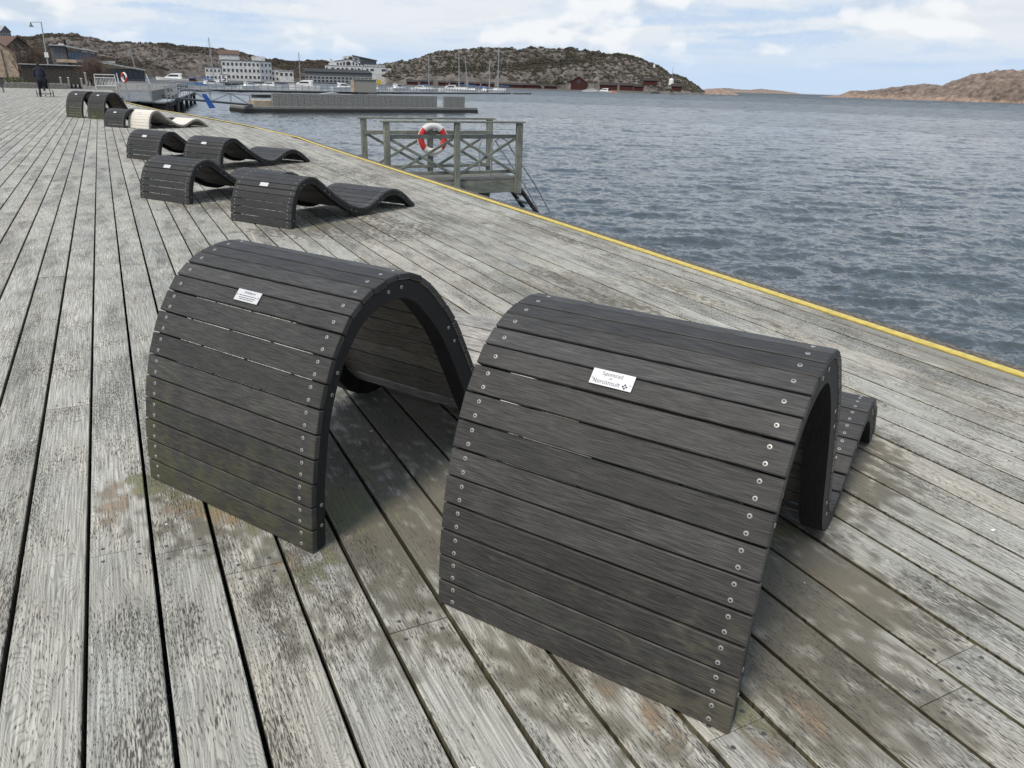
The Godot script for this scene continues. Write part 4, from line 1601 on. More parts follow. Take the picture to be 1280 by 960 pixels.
	bx.call("wall", Vector3(-2.1, 1.6, -1.0), Vector3(5.2, 3.2, 6), m.wall_grey)
	var rf := Shape.new()
	rf.prism(at(0, 0, 0.6), PackedVector2Array([Vector2(-4.7, 5.65), Vector2(0.5, 4.95), Vector2(0.5, 5.15), Vector2(-4.7, 5.95)]), 7.0)
	part("roof", rf, m.roof_light, re)
	for i in 6:
		bx.call("window", Vector3(-4.15 + i * 0.62, 4.25, 2.6), Vector3(0.59, 1.35 - i * 0.03, 0.08), m.glass_blue)
	bx.call("window", Vector3(-0.25, 4.15, 2.4), Vector3(1.0, 1.2, 0.08), m.glass)
	bx.call("fascia", Vector3(-1.6, 3.32, 2.9), Vector3(9.6, 0.38, 0.3), m.roof_light)
	bx.call("timber_band", Vector3(-5.0, 3.25, 3.2), Vector3(3.4, 0.55, 0.1), m.render_cream)
	bx.call("wall", Vector3(4.6, 1.1, 0.5), Vector3(7.0, 2.2, 5), m.wall_grey)
	rf = Shape.new()
	rf.prism(at(0, 0, 1.2), PackedVector2Array([Vector2(0.9, 3.05), Vector2(8.3, 1.95), Vector2(8.3, 2.15), Vector2(0.9, 3.35)]), 7.0)
	part("roof", rf, m.roof_light, re)
	for i in 7:
		bx.call("window", Vector3(1.9 + i * 0.92, 1.25, 3.05), Vector3(0.84, 1.5, 0.08), m.glass)


# ---------------------------------------------------------------- docks and boats
func motor_boat(label: String, pos: Vector3, turn: float, L: float, hull: Material, cover: Material, cabin := true) -> void:
	var t := thing("motor_boat", label, "boat", pos, turn, "boats moored in the marina")
	var h := L * 0.13
	var s := Shape.new()
	# hull: sections from stern (-x) to bow (+x)
	var secs: Array = []
	for k in 9:
		var f := k / 8.0
		var w := L * 0.155 * (1.0 if f < 0.5 else sqrt(maxf(0.0, 1.0 - pow((f - 0.5) / 0.5, 2.2))))
		var top := h * (1.0 + 0.35 * f * f)
		secs.append([Vector3((f - 0.5) * L, top, w), Vector3((f - 0.5) * L * 0.94, 0.0, w * 0.72), Vector3((f - 0.5) * L * 0.92, -0.3, 0.0), Vector3((f - 0.5) * L * 0.94, 0.0, -w * 0.72), Vector3((f - 0.5) * L, top, -w)])
	for k in 8:
		for q in 4:
			s.quad(secs[k][q], secs[k][q + 1], secs[k + 1][q + 1], secs[k + 1][q])
		s.quad(secs[k][4], secs[k][0], secs[k + 1][0], secs[k + 1][4])
	for q in range(1, 4):
		s.tri(secs[0][0], secs[0][q + 1], secs[0][q])
	part("hull", s, hull, t)
	if cabin:
		var c := Shape.new()
		c.prism(Transform3D(), PackedVector2Array([Vector2(-0.22 * L, h), Vector2(0.26 * L, h * 1.15), Vector2(0.10 * L, h * 1.9), Vector2(-0.2 * L, h * 1.95)]), L * 0.2)
		part("cabin", c, hull, t)
		c = Shape.new()
		c.prism(Transform3D(), PackedVector2Array([Vector2(-0.16 * L, h * 1.5), Vector2(0.16 * L, h * 1.45), Vector2(0.08 * L, h * 1.82), Vector2(-0.14 * L, h * 1.85)]), L * 0.206)
		part("window", c, m.glass, t)
		c = Shape.new()
		c.prism(Transform3D(), PackedVector2Array([Vector2(-0.24 * L, h * 1.96), Vector2(0.1 * L, h * 1.93), Vector2(0.02 * L, h * 2.15), Vector2(-0.2 * L, h * 2.2)]), L * 0.17)
		part("cabin_roof", c, cover, t)
	else:
		var c := Shape.new()
		c.prism(Transform3D(), PackedVector2Array([Vector2(-0.48 * L, h * 1.01), Vector2(0.42 * L, h * 1.2), Vector2(0.1 * L, h * 1.9), Vector2(-0.2 * L, h * 1.6)]), L * 0.25)
		part("cover", c, cover, t)

func sail_boat(label: String, pos: Vector3, turn: float, L: float, mast: float, lean := 0.0) -> void:
	var t := thing("sailing_boat", label, "boat", pos, turn, "sailing boats moored in the marina")
	var s := Shape.new()
	var h := L * 0.10
	var secs: Array = []
	for k in 9:
		var f := k / 8.0
		var w := L * 0.15 * sqrt(maxf(0.02, 1.0 - pow(absf(f - 0.42) / 0.58, 2.4)))
		secs.append([Vector3((f - 0.5) * L, h * (1.0 + 0.2 * f), w), Vector3((f - 0.5) * L * 0.9, 0.0, w * 0.7), Vector3((f - 0.5) * L * 0.86, -0.4, 0.0), Vector3((f - 0.5) * L * 0.9, 0.0, -w * 0.7), Vector3((f - 0.5) * L, h * (1.0 + 0.2 * f), -w)])
	for k in 8:
		for q in 4:
			s.quad(secs[k][q], secs[k][q + 1], secs[k + 1][q + 1], secs[k + 1][q])
		s.quad(secs[k][4], secs[k][0], secs[k + 1][0], secs[k + 1][4])
	for q in range(1, 4):
		s.tri(secs[0][0], secs[0][q + 1], secs[0][q])
	part("hull", s, m.white, t)
	s = Shape.new()
	s.box(at(0.02 * L, h * 1.3, 0), Vector3(L * 0.36, h * 0.7, L * 0.15), 0.05)
	part("cabin", s, m.white, t)
	s = Shape.new()
	s.tube([Vector3(0.08 * L, h, 0), Vector3(0.08 * L + lean, mast, 0)], [0.14, 0.10], 8)
	part("mast", s, m.galvanised, t)
	s = Shape.new()
	s.tube([Vector3(0.07 * L, h * 2.3, 0), Vector3(-0.36 * L, h * 2.2, 0)], 0.13, 8)
	part("boom", s, m.blue_cover, t)
	s = Shape.new()
	s.tube([Vector3(0.08 * L + lean * 0.6, mast * 0.62, -0.9), Vector3(0.08 * L + lean * 0.6, mast * 0.62, 0.9)], 0.04, 6)
	part("spreader", s, m.galvanised, t)
	for q in [[0.5, 0.0], [-0.48, 0.0], [0.05, 0.13], [0.05, -0.13]]:
		s = Shape.new()
		s.tube([Vector3(0.08 * L + lean, mast * 0.98, 0), Vector3(q[0] * L, h * 1.1, q[1] * L)], 0.022, 4, false)
		part("stay", s, m.galvanised, t)

func dock(label: String, a: Vector3, b: Vector3, w: float, rails: bool) -> void:
	var t := thing("floating_dock", label, "dock", a, atan2(-(b - a).z, (b - a).x), "docks of the marina")
	var L := Vector2(b.x - a.x, b.z - a.z).length()
	var s := Shape.new()
	s.box(at(L * 0.5, 0.15, 0), Vector3(L, 0.55, w))
	part("float", s, m.concrete_wet, t)
	s = Shape.new()
	s.box(at(L * 0.5, 0.47, 0), Vector3(L + 0.1, 0.10, w + 0.1))
	part("dock_deck", s, m.concrete_light, t)
	if rails:
		for y in [1.05, 1.62]:
			s = Shape.new()
			s.tube([Vector3(0, y, w * 0.45), Vector3(L, y, w * 0.45)], 0.05, 6)
			part("rail", s, m.galvanised, t)
		var n := int(L / 1.5)
		for i in n + 1:
			s = Shape.new()
			s.box(at(L * i / n, 1.08, w * 0.45), Vector3(0.09, 1.15, 0.09))
			part("post", s, m.galvanised, t)

func build_docks_and_boats() -> void:
	var W := WATER
	dock("long railed floating dock behind the gangway and the concrete breakwater", Vector3(9.5, W, -150), Vector3(47, W, -166), 2.4, true)
	dock("long railed dock running away to the right before the grey hill", Vector3(48, W, -167), Vector3(121, W, -229), 2.6, true)
	dock("dark low dock behind the left half of the breakwater", Vector3(19, W, -118), Vector3(33, W, -121), 2.0, false)
	# the number board
	var sg := thing("number_sign", "white board with a dark 5 in a dark frame on the dock", "sign", Vector3(19.6, W + 0.4, -151.6), deg_to_rad(-6))
	var s := Shape.new()
	s.box(at(0, 1.0, -0.06), Vector3(0.1, 2.0, 0.1))
	part("post", s, m.galvanised, sg)
	s = Shape.new()
	s.box(at(0, 1.95, 0), Vector3(1.30, 1.42, 0.06), 0.01)
	part("frame", s, m.print, sg)
	s = Shape.new()
	s.box(at(0, 1.95, 0.03), Vector3(1.06, 1.18, 0.05))
	part("board", s, m.white, sg)
	var tm := TextMesh.new()
	var f := SystemFont.new()
	f.font_names = PackedStringArray(["Droid Sans"])
	f.font_weight = 700
	tm.font = f; tm.text = "5"; tm.font_size = 64; tm.pixel_size = 1.35 / 64.0; tm.depth = 0.02
	part_mesh("digit", tm, m.print_blue, sg).position = Vector3(0, 1.94, 0.07)
	# concrete hut on the dock
	var hut := thing("dock_hut", "grey concrete hut with pale end standing on the dock", "hut", Vector3(48.0, W + 0.45, -161.5), deg_to_rad(-16))
	s = Shape.new()
	s.box(at(0, 1.2, 0), Vector3(4.4, 2.4, 2.4), 0.03)
	part("wall", s, m.concrete, hut)
	s = Shape.new()
	s.box(at(-2.5, 1.1, 0.2), Vector3(0.7, 2.2, 2.2), 0.03)
	part("end_wall", s, m.render_cream, hut)
	s = Shape.new()
	s.box(at(0, 2.47, 0), Vector3(5.0, 0.14, 2.8))
	part("roof", s, m.concrete_light, hut)
	# boats
	motor_boat("white motor yacht with sweeping dark windows left of the number sign", Vector3(22.6, W, -300), deg_to_rad(165), 11.5, m.white, m.white)
	motor_boat("small boat with blue cover and dark red hull right of the motor yacht", Vector3(25.0, W, -262), deg_to_rad(70), 7.5, m.red_timber, m.blue_cover)
	motor_boat("blue and white boat low at the dock below the blue covered one", Vector3(16.5, W, -172), deg_to_rad(175), 6.5, m.white, m.blue_cover, false)
	motor_boat("white boat under a pale tarpaulin behind the breakwater wall", Vector3(23.4, W + 0.1, -93), deg_to_rad(4), 5.0, m.white, m.roof_light, false)
	motor_boat("small red boat behind the breakwater wall", Vector3(27.0, W + 0.25, -90), deg_to_rad(185), 2.6, m.buoy_red, m.red_timber, false)
	motor_boat("white cabin boat moored below the white harbour building's right wing", Vector3(45.5, W, -205), deg_to_rad(150), 8.5, m.white, m.white)
	motor_boat("white cabin boat with blue roof left of the number sign's post", Vector3(24.5, W, -215), deg_to_rad(20), 7.0, m.white, m.blue_cover)
	var spots := [[31.5, -200, 6.0, 30, "small white boat moored just right of the number sign"], [38, -212, 6.5, 160, "white boat moored under the middle of the white building"], [58, -215, 7.0, 10, "white boat moored before the left half of the grey hall"], [64, -208, 6.0, 170, "white boat moored before the grey hall's right half"], [79, -232, 7.5, 35, "white boat moored right of the dock hut"], [99, -240, 8.0, 165, "white motor boat moored beneath the pair of close masts"], [110, -236, 7.0, 20, "low white boat moored between the two rightmost masts"], [91, -246, 6.5, 150, "white boat moored between the single mast and the pair of masts"]]
	for q in spots:
		motor_boat(q[4], Vector3(q[0], W, q[1]), deg_to_rad(q[3]), q[2], m.white, m.white if int(q[1]) % 2 else m.roof_light)
	sail_boat("sailing boat with the tall mast left of the white building", Vector3(29.8, W, -258), deg_to_rad(20), 10.0, 13.2, -0.4)
	sail_boat("sailing boat with a mast at the white building's right end", Vector3(57.5, W, -262), deg_to_rad(200), 9.0, 10.4)
	sail_boat("small sailing boat whose pale mast leans behind the glass pavilion", Vector3(9.4, W, -230), deg_to_rad(160), 8.0, 9.2, 0.9)
	sail_boat("sailing boat with the leftmost mast before the grey hill", Vector3(86, W, -226), deg_to_rad(30), 9.0, 9.9)
	sail_boat("sailing boat with the taller of two close masts before the grey hill", Vector3(95.2, W, -222), deg_to_rad(160), 10.0, 11.9)
	sail_boat("sailing boat with the leaning shorter mast of the two close ones", Vector3(98.0, W, -222), deg_to_rad(155), 9.0, 10.4, 0.9)
	sail_boat("sailing boat with the shorter of the two rightmost masts", Vector3(102.3, W, -219), deg_to_rad(20), 8.0, 9.3)
	sail_boat("sailing boat with the tall rightmost mast before the grey hill", Vector3(105.4, W, -217), deg_to_rad(200), 10.5, 12.6)


# ---------------------------------------------------------------- the far buildings
func facade(t: Node3D, w: float, h: float, d: float, c: Vector3, wall: Material, roof: Material, rows: Array, cols: int, ww: float, wh: float, glass: Material) -> void:
	var s := Shape.new()
	s.box(at(c.x, c.y + h * 0.5, c.z), Vector3(w, h, d))
	part("wall", s, wall, t)
	s = Shape.new()
	s.box(at(c.x, c.y + h + 0.12, c.z), Vector3(w + 0.5, 0.24, d + 0.5))
	part("roof", s, roof, t)
	for y in rows:
		for i in cols:
			var x := c.x - w * 0.5 + w * (i + 0.5) / cols
			var f := Shape.new()
			f.box(at(x, c.y + y, c.z + d * 0.5), Vector3(ww + 0.2, wh + 0.2, 0.12))
			var o := part("window", f, m.white, t)
			f = Shape.new()
			f.box(at(x, c.y + y, c.z + d * 0.5 + 0.03), Vector3(ww, wh, 0.12))
			part("pane", f, glass, o)

func build_far_buildings() -> void:
	var D := 420.0
	var t := thing("white_harbour_building", "white three storey flat roofed harbour building with rows of square windows", "building", pol(8.5, D, -0.6), deg_to_rad(-8.5))
	facade(t, 17.6, 9.4, 12, Vector3(0, 0, -6), m.render_white, m.roof_grey, [2.0, 4.9, 7.7], 9, 1.05, 1.35, m.glass)
	var s := Shape.new()
	s.box(at(8.4, 10.6, -7), Vector3(6.2, 2.0, 5))
	part("roof_house", s, m.render_white, t)
	var rw := Node3D.new()
	rw.name = "right_wing"
	t.add_child(rw)
	rw.position = Vector3(8.95, 0, -0.2)
	rw.rotation.y = deg_to_rad(32)
	facade(rw, 6.4, 9.3, 10, Vector3(3.2, 0, -5.1), m.render_white, m.roof_grey, [2.0, 4.9, 7.7], 3, 0.9, 1.35, m.glass)
	facade(t, 3.6, 6.0, 9, Vector3(15.8, 0, -9), m.render_white, m.roof_grey, [1.6, 4.2], 2, 0.9, 1.2, m.glass)
	var ax := thing("white_annex", "low white annex with few windows left of the white harbour building", "building", pol(6.74, D, -0.6), deg_to_rad(-6.74))
	facade(ax, 7.2, 6.0, 8, Vector3(0, 0, -4), m.render_white, m.roof_grey, [1.5, 4.5], 4, 0.9, 1.1, m.glass)
	var bx := thing("white_block", "small white block right of the white harbour building", "building", pol(11.35, D, -0.6), deg_to_rad(-11.35))
	facade(bx, 6.8, 5.4, 8, Vector3(0, 0, -4), m.render_white, m.roof_light, [3.8], 3, 1.3, 1.5, m.glass)
	var hr := gable_house("red_roof_house", "white house with orange red roof on the slope above the white harbour building", pol(8.45, 480, 9.6), deg_to_rad(-8.4 + 90), 7.0, 3.1, 5.2, 10.5, m.render_white, m.roof_tile, [])
	for i in 4:
		s = Shape.new()
		s.box(at(3.5, 1.9, -1.4 - i * 2.5), Vector3(0.12, 1.2, 1.0))
		part("window", s, m.glass, hr)
	# modern stepped white building
	var D2 := 480.0
	var md := thing("stepped_white_building", "modern white building with stepped gables, arched windows and a curved roof", "building", pol(16.0, D2, -0.3), deg_to_rad(-16.0))
	var up := func(called: String, c: Vector3, sz: Vector3, mat: Material) -> MeshInstance3D:
		var q := Shape.new()
		q.box(at(c.x, c.y, c.z), sz)
		return part(called, q, mat, md)
	var slab := func(called: String, z: float, d: float, po: Array, mat: Material) -> void:
		var q := Shape.new()
		var pv := PackedVector2Array()
		for i in range(0, po.size(), 2):
			pv.append(Vector2(po[i], po[i + 1]))
		q.prism(at(0, 0, z - d * 0.5), pv, d)
		part(called, q, mat, md)
	up.call("wall", Vector3(-0.4, 4.65, -7), Vector3(34.2, 9.3, 14), m.render_white)
	up.call("parapet", Vector3(-0.4, 9.37, -7), Vector3(34.6, 0.14, 14.4), m.roof_light)
	up.call("wing", Vector3(18.25, 4.35, -8), Vector3(2.9, 8.7, 13), m.render_white)
	for q in [[-16.5, 1.0], [-13.2, 1.6], [-10.2, 1.6], [-7.7, 1.3], [-5.4, 1.4], [-2.3, 1.5], [-0.4, 0.5], [1.5, 1.4], [3.4, 0.5], [6.2, 1.3], [8.9, 2.1], [15.4, 2.4]]:
		var f: MeshInstance3D = up.call("window", Vector3(q[0], 7.6, 0.0), Vector3(q[1] + 0.2, 1.5, 0.12), m.white)
		var g := Shape.new()
		g.box(at(q[0], 7.6, 0.03), Vector3(q[1], 1.3, 0.12))
		part("pane", g, m.glass, f)
	up.call("window", Vector3(15.4, 4.8, 0.02), Vector3(2.4, 1.0, 0.12), m.glass)
	slab.call("gabled_storey", -0.6, 9.0, [-15.4, 9.3, 4.3, 9.3, 3.8, 9.8, -3.2, 12.8, -11.9, 11.5, -15.4, 10.5], m.render_white)
	slab.call("gable_roof", -0.4, 9.4, [4.6, 9.75, 4.6, 10.05, -3.2, 13.15, -12.1, 11.75, -12.1, 11.5, -3.2, 12.85], m.roof_grey)
	slab.call("pointed_bay", -1.2, 5.0, [-14.6, 10.5, -11.9, 10.5, -11.9, 11.7, -14.6, 13.1], m.render_white)
	slab.call("top_storey", -3.2, 8.0, [-7.6, 11.9, 4.3, 11.9, 2.2, 14.0, -1.6, 14.9, -6.5, 14.5, -7.6, 14.0], m.render_white)
	slab.call("glass_storey", -2.6, 8.0, [2.2, 9.4, 11.6, 9.4, 11.6, 12.6, 2.2, 14.2], m.wall_grey)
	for i in 5:
		up.call("window", Vector3(3.6 + i * 1.7, 11.7 - i * 0.12, -2.62), Vector3(1.45, 1.7, 0.16), m.glass)
	slab.call("sloping_roof", -2.0, 9.6, [-2.0, 14.7, 12.2, 12.55, 12.2, 12.9, -2.0, 15.25], m.roof_grey)
	for i in 6:
		up.call("balcony_panel", Vector3(5.4 + i * 2.0, 9.9, -0.4), Vector3(1.85, 0.95, 0.1), m.roof_light)
	for q in [[-10.3, 1.1, 1.2], [-8.5, 1.1, 1.2], [-6.75, 1.0, 1.9], [-1.5, 1.0, 1.8], [0.27, 1.0, 1.1], [2.0, 0.9, 1.0]]:
		up.call("window", Vector3(q[0], 10.25 + (q[2] - 1.2) * 0.5, -0.62), Vector3(q[1], q[2], 0.14), m.glass)
	for q in [[-5.8, 13.0], [0.0, 12.9]]:
		up.call("window", Vector3(q[0], q[1], -3.2), Vector3(1.0, 1.0, 0.14), m.glass)
	for q2 in [[-4.3, 9.7, 1.25, -0.6], [-3.0, 12.9, 1.2, -3.2]]:
		var q := Shape.new()
		var po := PackedVector2Array([Vector2(-q2[2], 0), Vector2(q2[2], 0), Vector2(q2[2], 1.1 if q2[1] < 11 else 0.5)])
		for k in 7:
			var a := PI * k / 6.0
			po.append(Vector2(cos(a) * q2[2], (1.1 if q2[1] < 11 else 0.5) + sin(a) * q2[2] * 0.75))
		q.prism(at(q2[0], q2[1], q2[3]), po, 0.22)
		part("arched_window", q, m.wall_brown, md)
	# grey hall
	var gh := thing("grey_hall", "long low grey hall with glazed front before the stepped white building", "building", pol(14.8, 440, -0.6), deg_to_rad(-14.8))
	facade(gh, 34.5, 5.8, 10, Vector3(0, 0, -5), m.wall_grey, m.roof_grey, [1.3, 2.9], 17, 1.5, 1.2, m.glass)
	s = Shape.new()
	s.prism(at(0, 5.7, -5), PackedVector2Array([Vector2(-17.6, 0), Vector2(17.6, 0), Vector2(15.2, 1.5), Vector2(-17.6, 1.6)]), 11)
	part("pitched_roof", s, m.roof_grey, gh)
	for q in [[17.0, "orange", "orange container standing right of the grey hall", "container"], [17.5, "yellow_box", "yellow container standing at the white building's right corner", "container"]]:
		s = Shape.new()
		s.box(at(0, 1.25, 0), Vector3(4.6 if q[1] == "orange" else 2.2, 2.5, 2.4), 0.03)
		var o := part("container", s, m[q[1]], self)
		o.position = pol(q[0], 448, -0.3)
		o.rotation.y = deg_to_rad(-17)
		tag(o, q[2], q[3], "containers by the harbour")


# ---------------------------------------------------------------- hills, rocks, islands
func shrub_mesh(sd: int, faces: int) -> ArrayMesh:
	var s := Shape.new()
	var r := RandomNumberGenerator.new()
	r.seed = sd
	for i in faces:
		var d := Vector3(r.randfn(), r.randfn() * 0.8 + 0.35, r.randfn()).normalized() * r.randf_range(0.45, 1.0)
		d.y = maxf(d.y, -0.1)
		var q := Basis(Vector3(r.randfn(), r.randfn(), r.randfn()).normalized(), r.randf() * TAU)
		var g := r.randf_range(0.7, 1.3)
		s.tint = Color(g, g, g)
		var p := d - q * Vector3(0.16, 0.14, 0)
		s.quad(p, p + q * Vector3(0.34, 0, 0), p + q * Vector3(0.28, 0.30, 0), p + q * Vector3(0.04, 0.26, 0))
	return s.mesh()

# a rocky ridge between two azimuths. shore and ridge distances and ridge heights are tables over azimuth.
func rocky(called: String, label: String, az0: float, az1: float, nu: int, nv: int, taz: Array, shore: Array, deep: float, taz2: Array, high: Array, lump: float, size: float, sd: int, veg: float, tones: Array, pink: float, bushes: int, bush_size: float, bush_tone: Color) -> void:
	var cell := FastNoiseLite.new()
	cell.seed = sd; cell.noise_type = FastNoiseLite.TYPE_CELLULAR; cell.frequency = 1.0 / size
	cell.cellular_distance_function = FastNoiseLite.DISTANCE_EUCLIDEAN_SQUARED; cell.cellular_return_type = FastNoiseLite.RETURN_DISTANCE
	cell.fractal_type = FastNoiseLite.FRACTAL_NONE
	cell.domain_warp_enabled = true; cell.domain_warp_amplitude = size * 0.8; cell.domain_warp_frequency = 0.7 / size; cell.domain_warp_fractal_octaves = 3
	var fine := FastNoiseLite.new()
	fine.seed = sd + 1; fine.frequency = 2.2 / size; fine.fractal_octaves = 4
	var broad := FastNoiseLite.new()
	broad.seed = sd + 2; broad.frequency = 0.35 / size; broad.fractal_octaves = 3
	var v := PackedVector3Array()
	var col := PackedColorArray()
	var top := PackedFloat32Array()
	for j in nv + 1:
		var f := float(j) / nv * 1.25
		for i in nu + 1:
			var az := lerpf(az0, az1, float(i) / nu)
			var d0 := lerp_table(taz, shore, az)
			var H := lerp_table(taz2, high, az)
			var d := d0 + deep * f + broad.get_noise_2d(az * size * 0.4, f * 40.0) * deep * 0.12
			var p := pol(az, d)
			var g := sin(clampf(f, 0.0, 1.0) * PI * 0.5)
			g = pow(g, 0.75) if f <= 1.0 else 1.0 - (f - 1.0) * 1.6
			var along := deg_to_rad(az) * d0
			var c := cell.get_noise_2d(along * 0.5 + d * 0.12, d)
			var c2 := cell.get_noise_2d(along * 1.5 + 400.0, d * 2.4 + along * 0.5)
			var n := fine.get_noise_2d(p.x, p.z)
			var b := broad.get_noise_2d(along * 0.6, d)
			var amp := lump * smoothstep(0.0, 0.12, f) * clampf(H / 8.0, 0.15, 1.0)
			var y := WATER - 0.6 + (H - WATER) * g + (-c - 0.6) * amp + (-c2 - 0.6) * amp * 0.22 + n * amp * 0.30 + b * amp * 0.4
			v.append(Vector3(p.x, y, p.z))
			var green := smoothstep(0.0, 0.30, (c + 0.60) * 0.9 + b * 0.7 + n * 0.35 + veg)
			var tone: Color = tones[0].lerp(tones[1], clampf(0.5 + n * 1.1, 0.0, 1.0))
			tone = tone.lerp(tones[2], green)
			# pale pink rock washed clean by the waves
			var wash := smoothstep(1.0, 0.55, (y - WATER) / maxf(pink * 20.0, 0.01) + n * 1.2 + c * 0.4) if pink > 0.0 else 0.0
			tone = tone.lerp(Color(0.52, 0.38, 0.29), wash)
			if y < WATER + 0.35:
				tone = Color(0.05, 0.045, 0.04)
			col.append(tone)
			top.append(green)
	var w := nu + 1
	var nn := PackedVector3Array()
	nn.resize(v.size())
	for j in nv + 1:
		for i in w:
			var a := v[mini(j + 1, nv) * w + i] - v[maxi(j - 1, 0) * w + i]
			var b := v[j * w + mini(i + 1, nu)] - v[j * w + maxi(i - 1, 0)]
			var q := b.cross(a).normalized()
			nn[j * w + i] = q if q.y > 0.0 else -q
	var idx := PackedInt32Array()
	for j in nv:
		for i in nu:
			var p := j * w + i
			idx.append_array(PackedInt32Array([p, p + w, p + 1, p + 1, p + w, p + w + 1]))
	var arr := []
	arr.resize(Mesh.ARRAY_MAX)
	arr[Mesh.ARRAY_VERTEX] = v
	arr[Mesh.ARRAY_NORMAL] = nn
	arr[Mesh.ARRAY_COLOR] = col
	arr[Mesh.ARRAY_INDEX] = idx
	var me := ArrayMesh.new()
	me.add_surface_from_arrays(Mesh.PRIMITIVE_TRIANGLES, arr)
	var o := part_mesh(called, me, m.rock, self)
	o.set_meta("kind", "structure")
	tag(o, label, "hill" if H_is_hill(called) else "island")
	if bushes == 0:
		return
	var r := RandomNumberGenerator.new()
	r.seed = sd + 9
	var xf: Array = []
	var cols: Array = []
	var tries := 0
	while xf.size() < bushes and tries < bushes * 30:
		tries += 1
		var j := r.randi_range(int(nv * 0.08), int(nv * 0.86))
		var i := r.randi_range(0, nu)
		var k := j * w + i
		if v[k].y < WATER + 2.0 or r.randf() > 0.12 + top[k] * 0.88:
			continue
		var sc := bush_size * r.randf_range(0.5, 1.5)
		xf.append(Transform3D(Basis(Vector3.UP, r.randf() * TAU).scaled(Vector3(sc * 1.25, sc * r.randf_range(0.6, 1.0), sc * 1.25)), v[k] + Vector3(0, sc * 0.1, 0)))
		var g := r.randf_range(0.7, 1.35)
		cols.append(Color(bush_tone.r * g * r.randf_range(0.9, 1.15), bush_tone.g * g, bush_tone.b * g))
	var u := many("shrubs", shrub_mesh(sd, 64), m.leaf, xf, self, cols)
	tag(u, "brown and dull green scrub growing over the " + called.replace("_", " "), "scrub")

func H_is_hill(called: String) -> bool:
	return called.ends_with("hill")

func build_hills() -> void:
	# brown scrub hill behind the town
	rocky("scrub_hill", "long brown hill of rock and leafless scrub behind the town on the left", -12.0, 20.5, 340, 90, [-12.0, 20.5], [530.0, 530.0], 100.0,
		[-12.0, -5.2, -3.5, -2.7, -1.0, 0.6, 1.2, 3.5, 6.0, 7.5, 8.3, 9.4, 10.5, 12.0, 13.5, 15.0, 16.5, 18.5, 20.5],
		[15.0, 15.5, 19.0, 20.8, 22.4, 20.0, 18.6, 19.4, 19.2, 17.8, 15.8, 14.2, 12.4, 11.5, 11.8, 10.5, 10.5, 12.0, 11.0], 5.5, 24.0, 101, 0.34,
		[Color(0.16, 0.14, 0.125), Color(0.26, 0.23, 0.205), Color(0.10, 0.088, 0.066)], 0.0, 20000, 0.62, Color(0.115, 0.096, 0.072))
	# grey granite hill in the middle
	rocky("granite_hill", "grey rounded granite hill across the harbour with dark scrub on it", 18.0, 40.2, 400, 110, [18.0, 26.0, 32.0, 36.0, 40.2], [450.0, 432.0, 432.0, 425.0, 418.0], 75.0,
		[18.0, 19.0, 20.0, 20.8, 21.6, 22.6, 24.5, 28.0, 30.5, 33.3, 34.6, 35.7, 36.4, 37.4, 38.3, 39.2, 39.9, 40.2],
		[10.0, 11.5, 13.0, 15.5, 18.0, 19.4, 20.4, 20.0, 19.8, 19.6, 18.6, 16.4, 13.4, 9.0, 6.2, 4.0, 1.2, -0.5], 6.5, 24.0, 111, 0.12,
		[Color(0.165, 0.15, 0.135), Color(0.29, 0.265, 0.24), Color(0.085, 0.078, 0.058)], 0.0, 12000, 0.66, Color(0.112, 0.105, 0.076))
	# low skerry to the right of it
	rocky("near_skerry", "low pinkish bare rock skerry beside the granite hill", 39.0, 42.6, 130, 36, [39.0, 42.6], [520.0, 500.0], 40.0,
		[39.0, 39.4, 40.2, 41.0, 41.6, 42.2, 42.6], [0.0, 1.6, 3.0, 3.6, 2.6, 0.9, -1.0], 1.6, 10.0, 121, -0.5,
		[Color(0.34, 0.27, 0.22), Color(0.46, 0.38, 0.31), Color(0.16, 0.13, 0.09)], 0.2, 0, 0.0, Color.BLACK)
	rocky("far_skerry", "long low far skerry on the horizon", 40.6, 46.9, 200, 36, [40.6, 46.9], [1440.0, 1500.0], 110.0,
		[40.6, 41.2, 42.0, 43.0, 43.7, 44.4, 45.2, 46.0, 46.9], [3.5, 7.8, 7.2, 5.4, 7.6, 6.6, 5.0, 2.8, -1.0], 3.0, 30.0, 131, -0.2,
		[Color(0.30, 0.25, 0.21), Color(0.42, 0.36, 0.30), Color(0.15, 0.14, 0.08)], 0.25, 0, 0.0, Color.BLACK)
	# the rocky island on the right
	rocky("long_rock_island", "long low brown rock island left of the higher headland", 47.6, 56.5, 260, 60, [47.6, 50.0, 54.0, 56.5], [735.0, 715.0, 690.0, 680.0], 55.0,
		[47.6, 48.6, 49.2, 49.4, 50.6, 51.4, 52.4, 54.0, 54.8, 55.3, 56.5], [0.2, 1.6, 4.6, 5.2, 6.2, 8.6, 10.8, 11.6, 9.6, 8.0, 8.0], 4.6, 20.0, 141, -0.25,
		[Color(0.24, 0.19, 0.155), Color(0.43, 0.345, 0.28), Color(0.13, 0.105, 0.075)], 0.16, 0, 0.0, Color.BLACK)
	rocky("rock_headland", "steep brown granite headland with pink rock along the water at the right edge", 53.4, 78.0, 420, 80, [53.4, 59.0, 78.0], [655.0, 632.0, 560.0], 80.0,
		[53.4, 54.4, 55.2, 56.2, 57.2, 58.2, 59.2, 62.0, 68.0, 78.0], [1.2, 6.6, 11.0, 15.6, 18.0, 19.4, 21.4, 25.0, 24.0, 12.0], 7.5, 24.0, 151, -0.16,
		[Color(0.24, 0.19, 0.155), Color(0.44, 0.35, 0.285), Color(0.12, 0.10, 0.075)], 0.14, 0, 0.0, Color.BLACK)


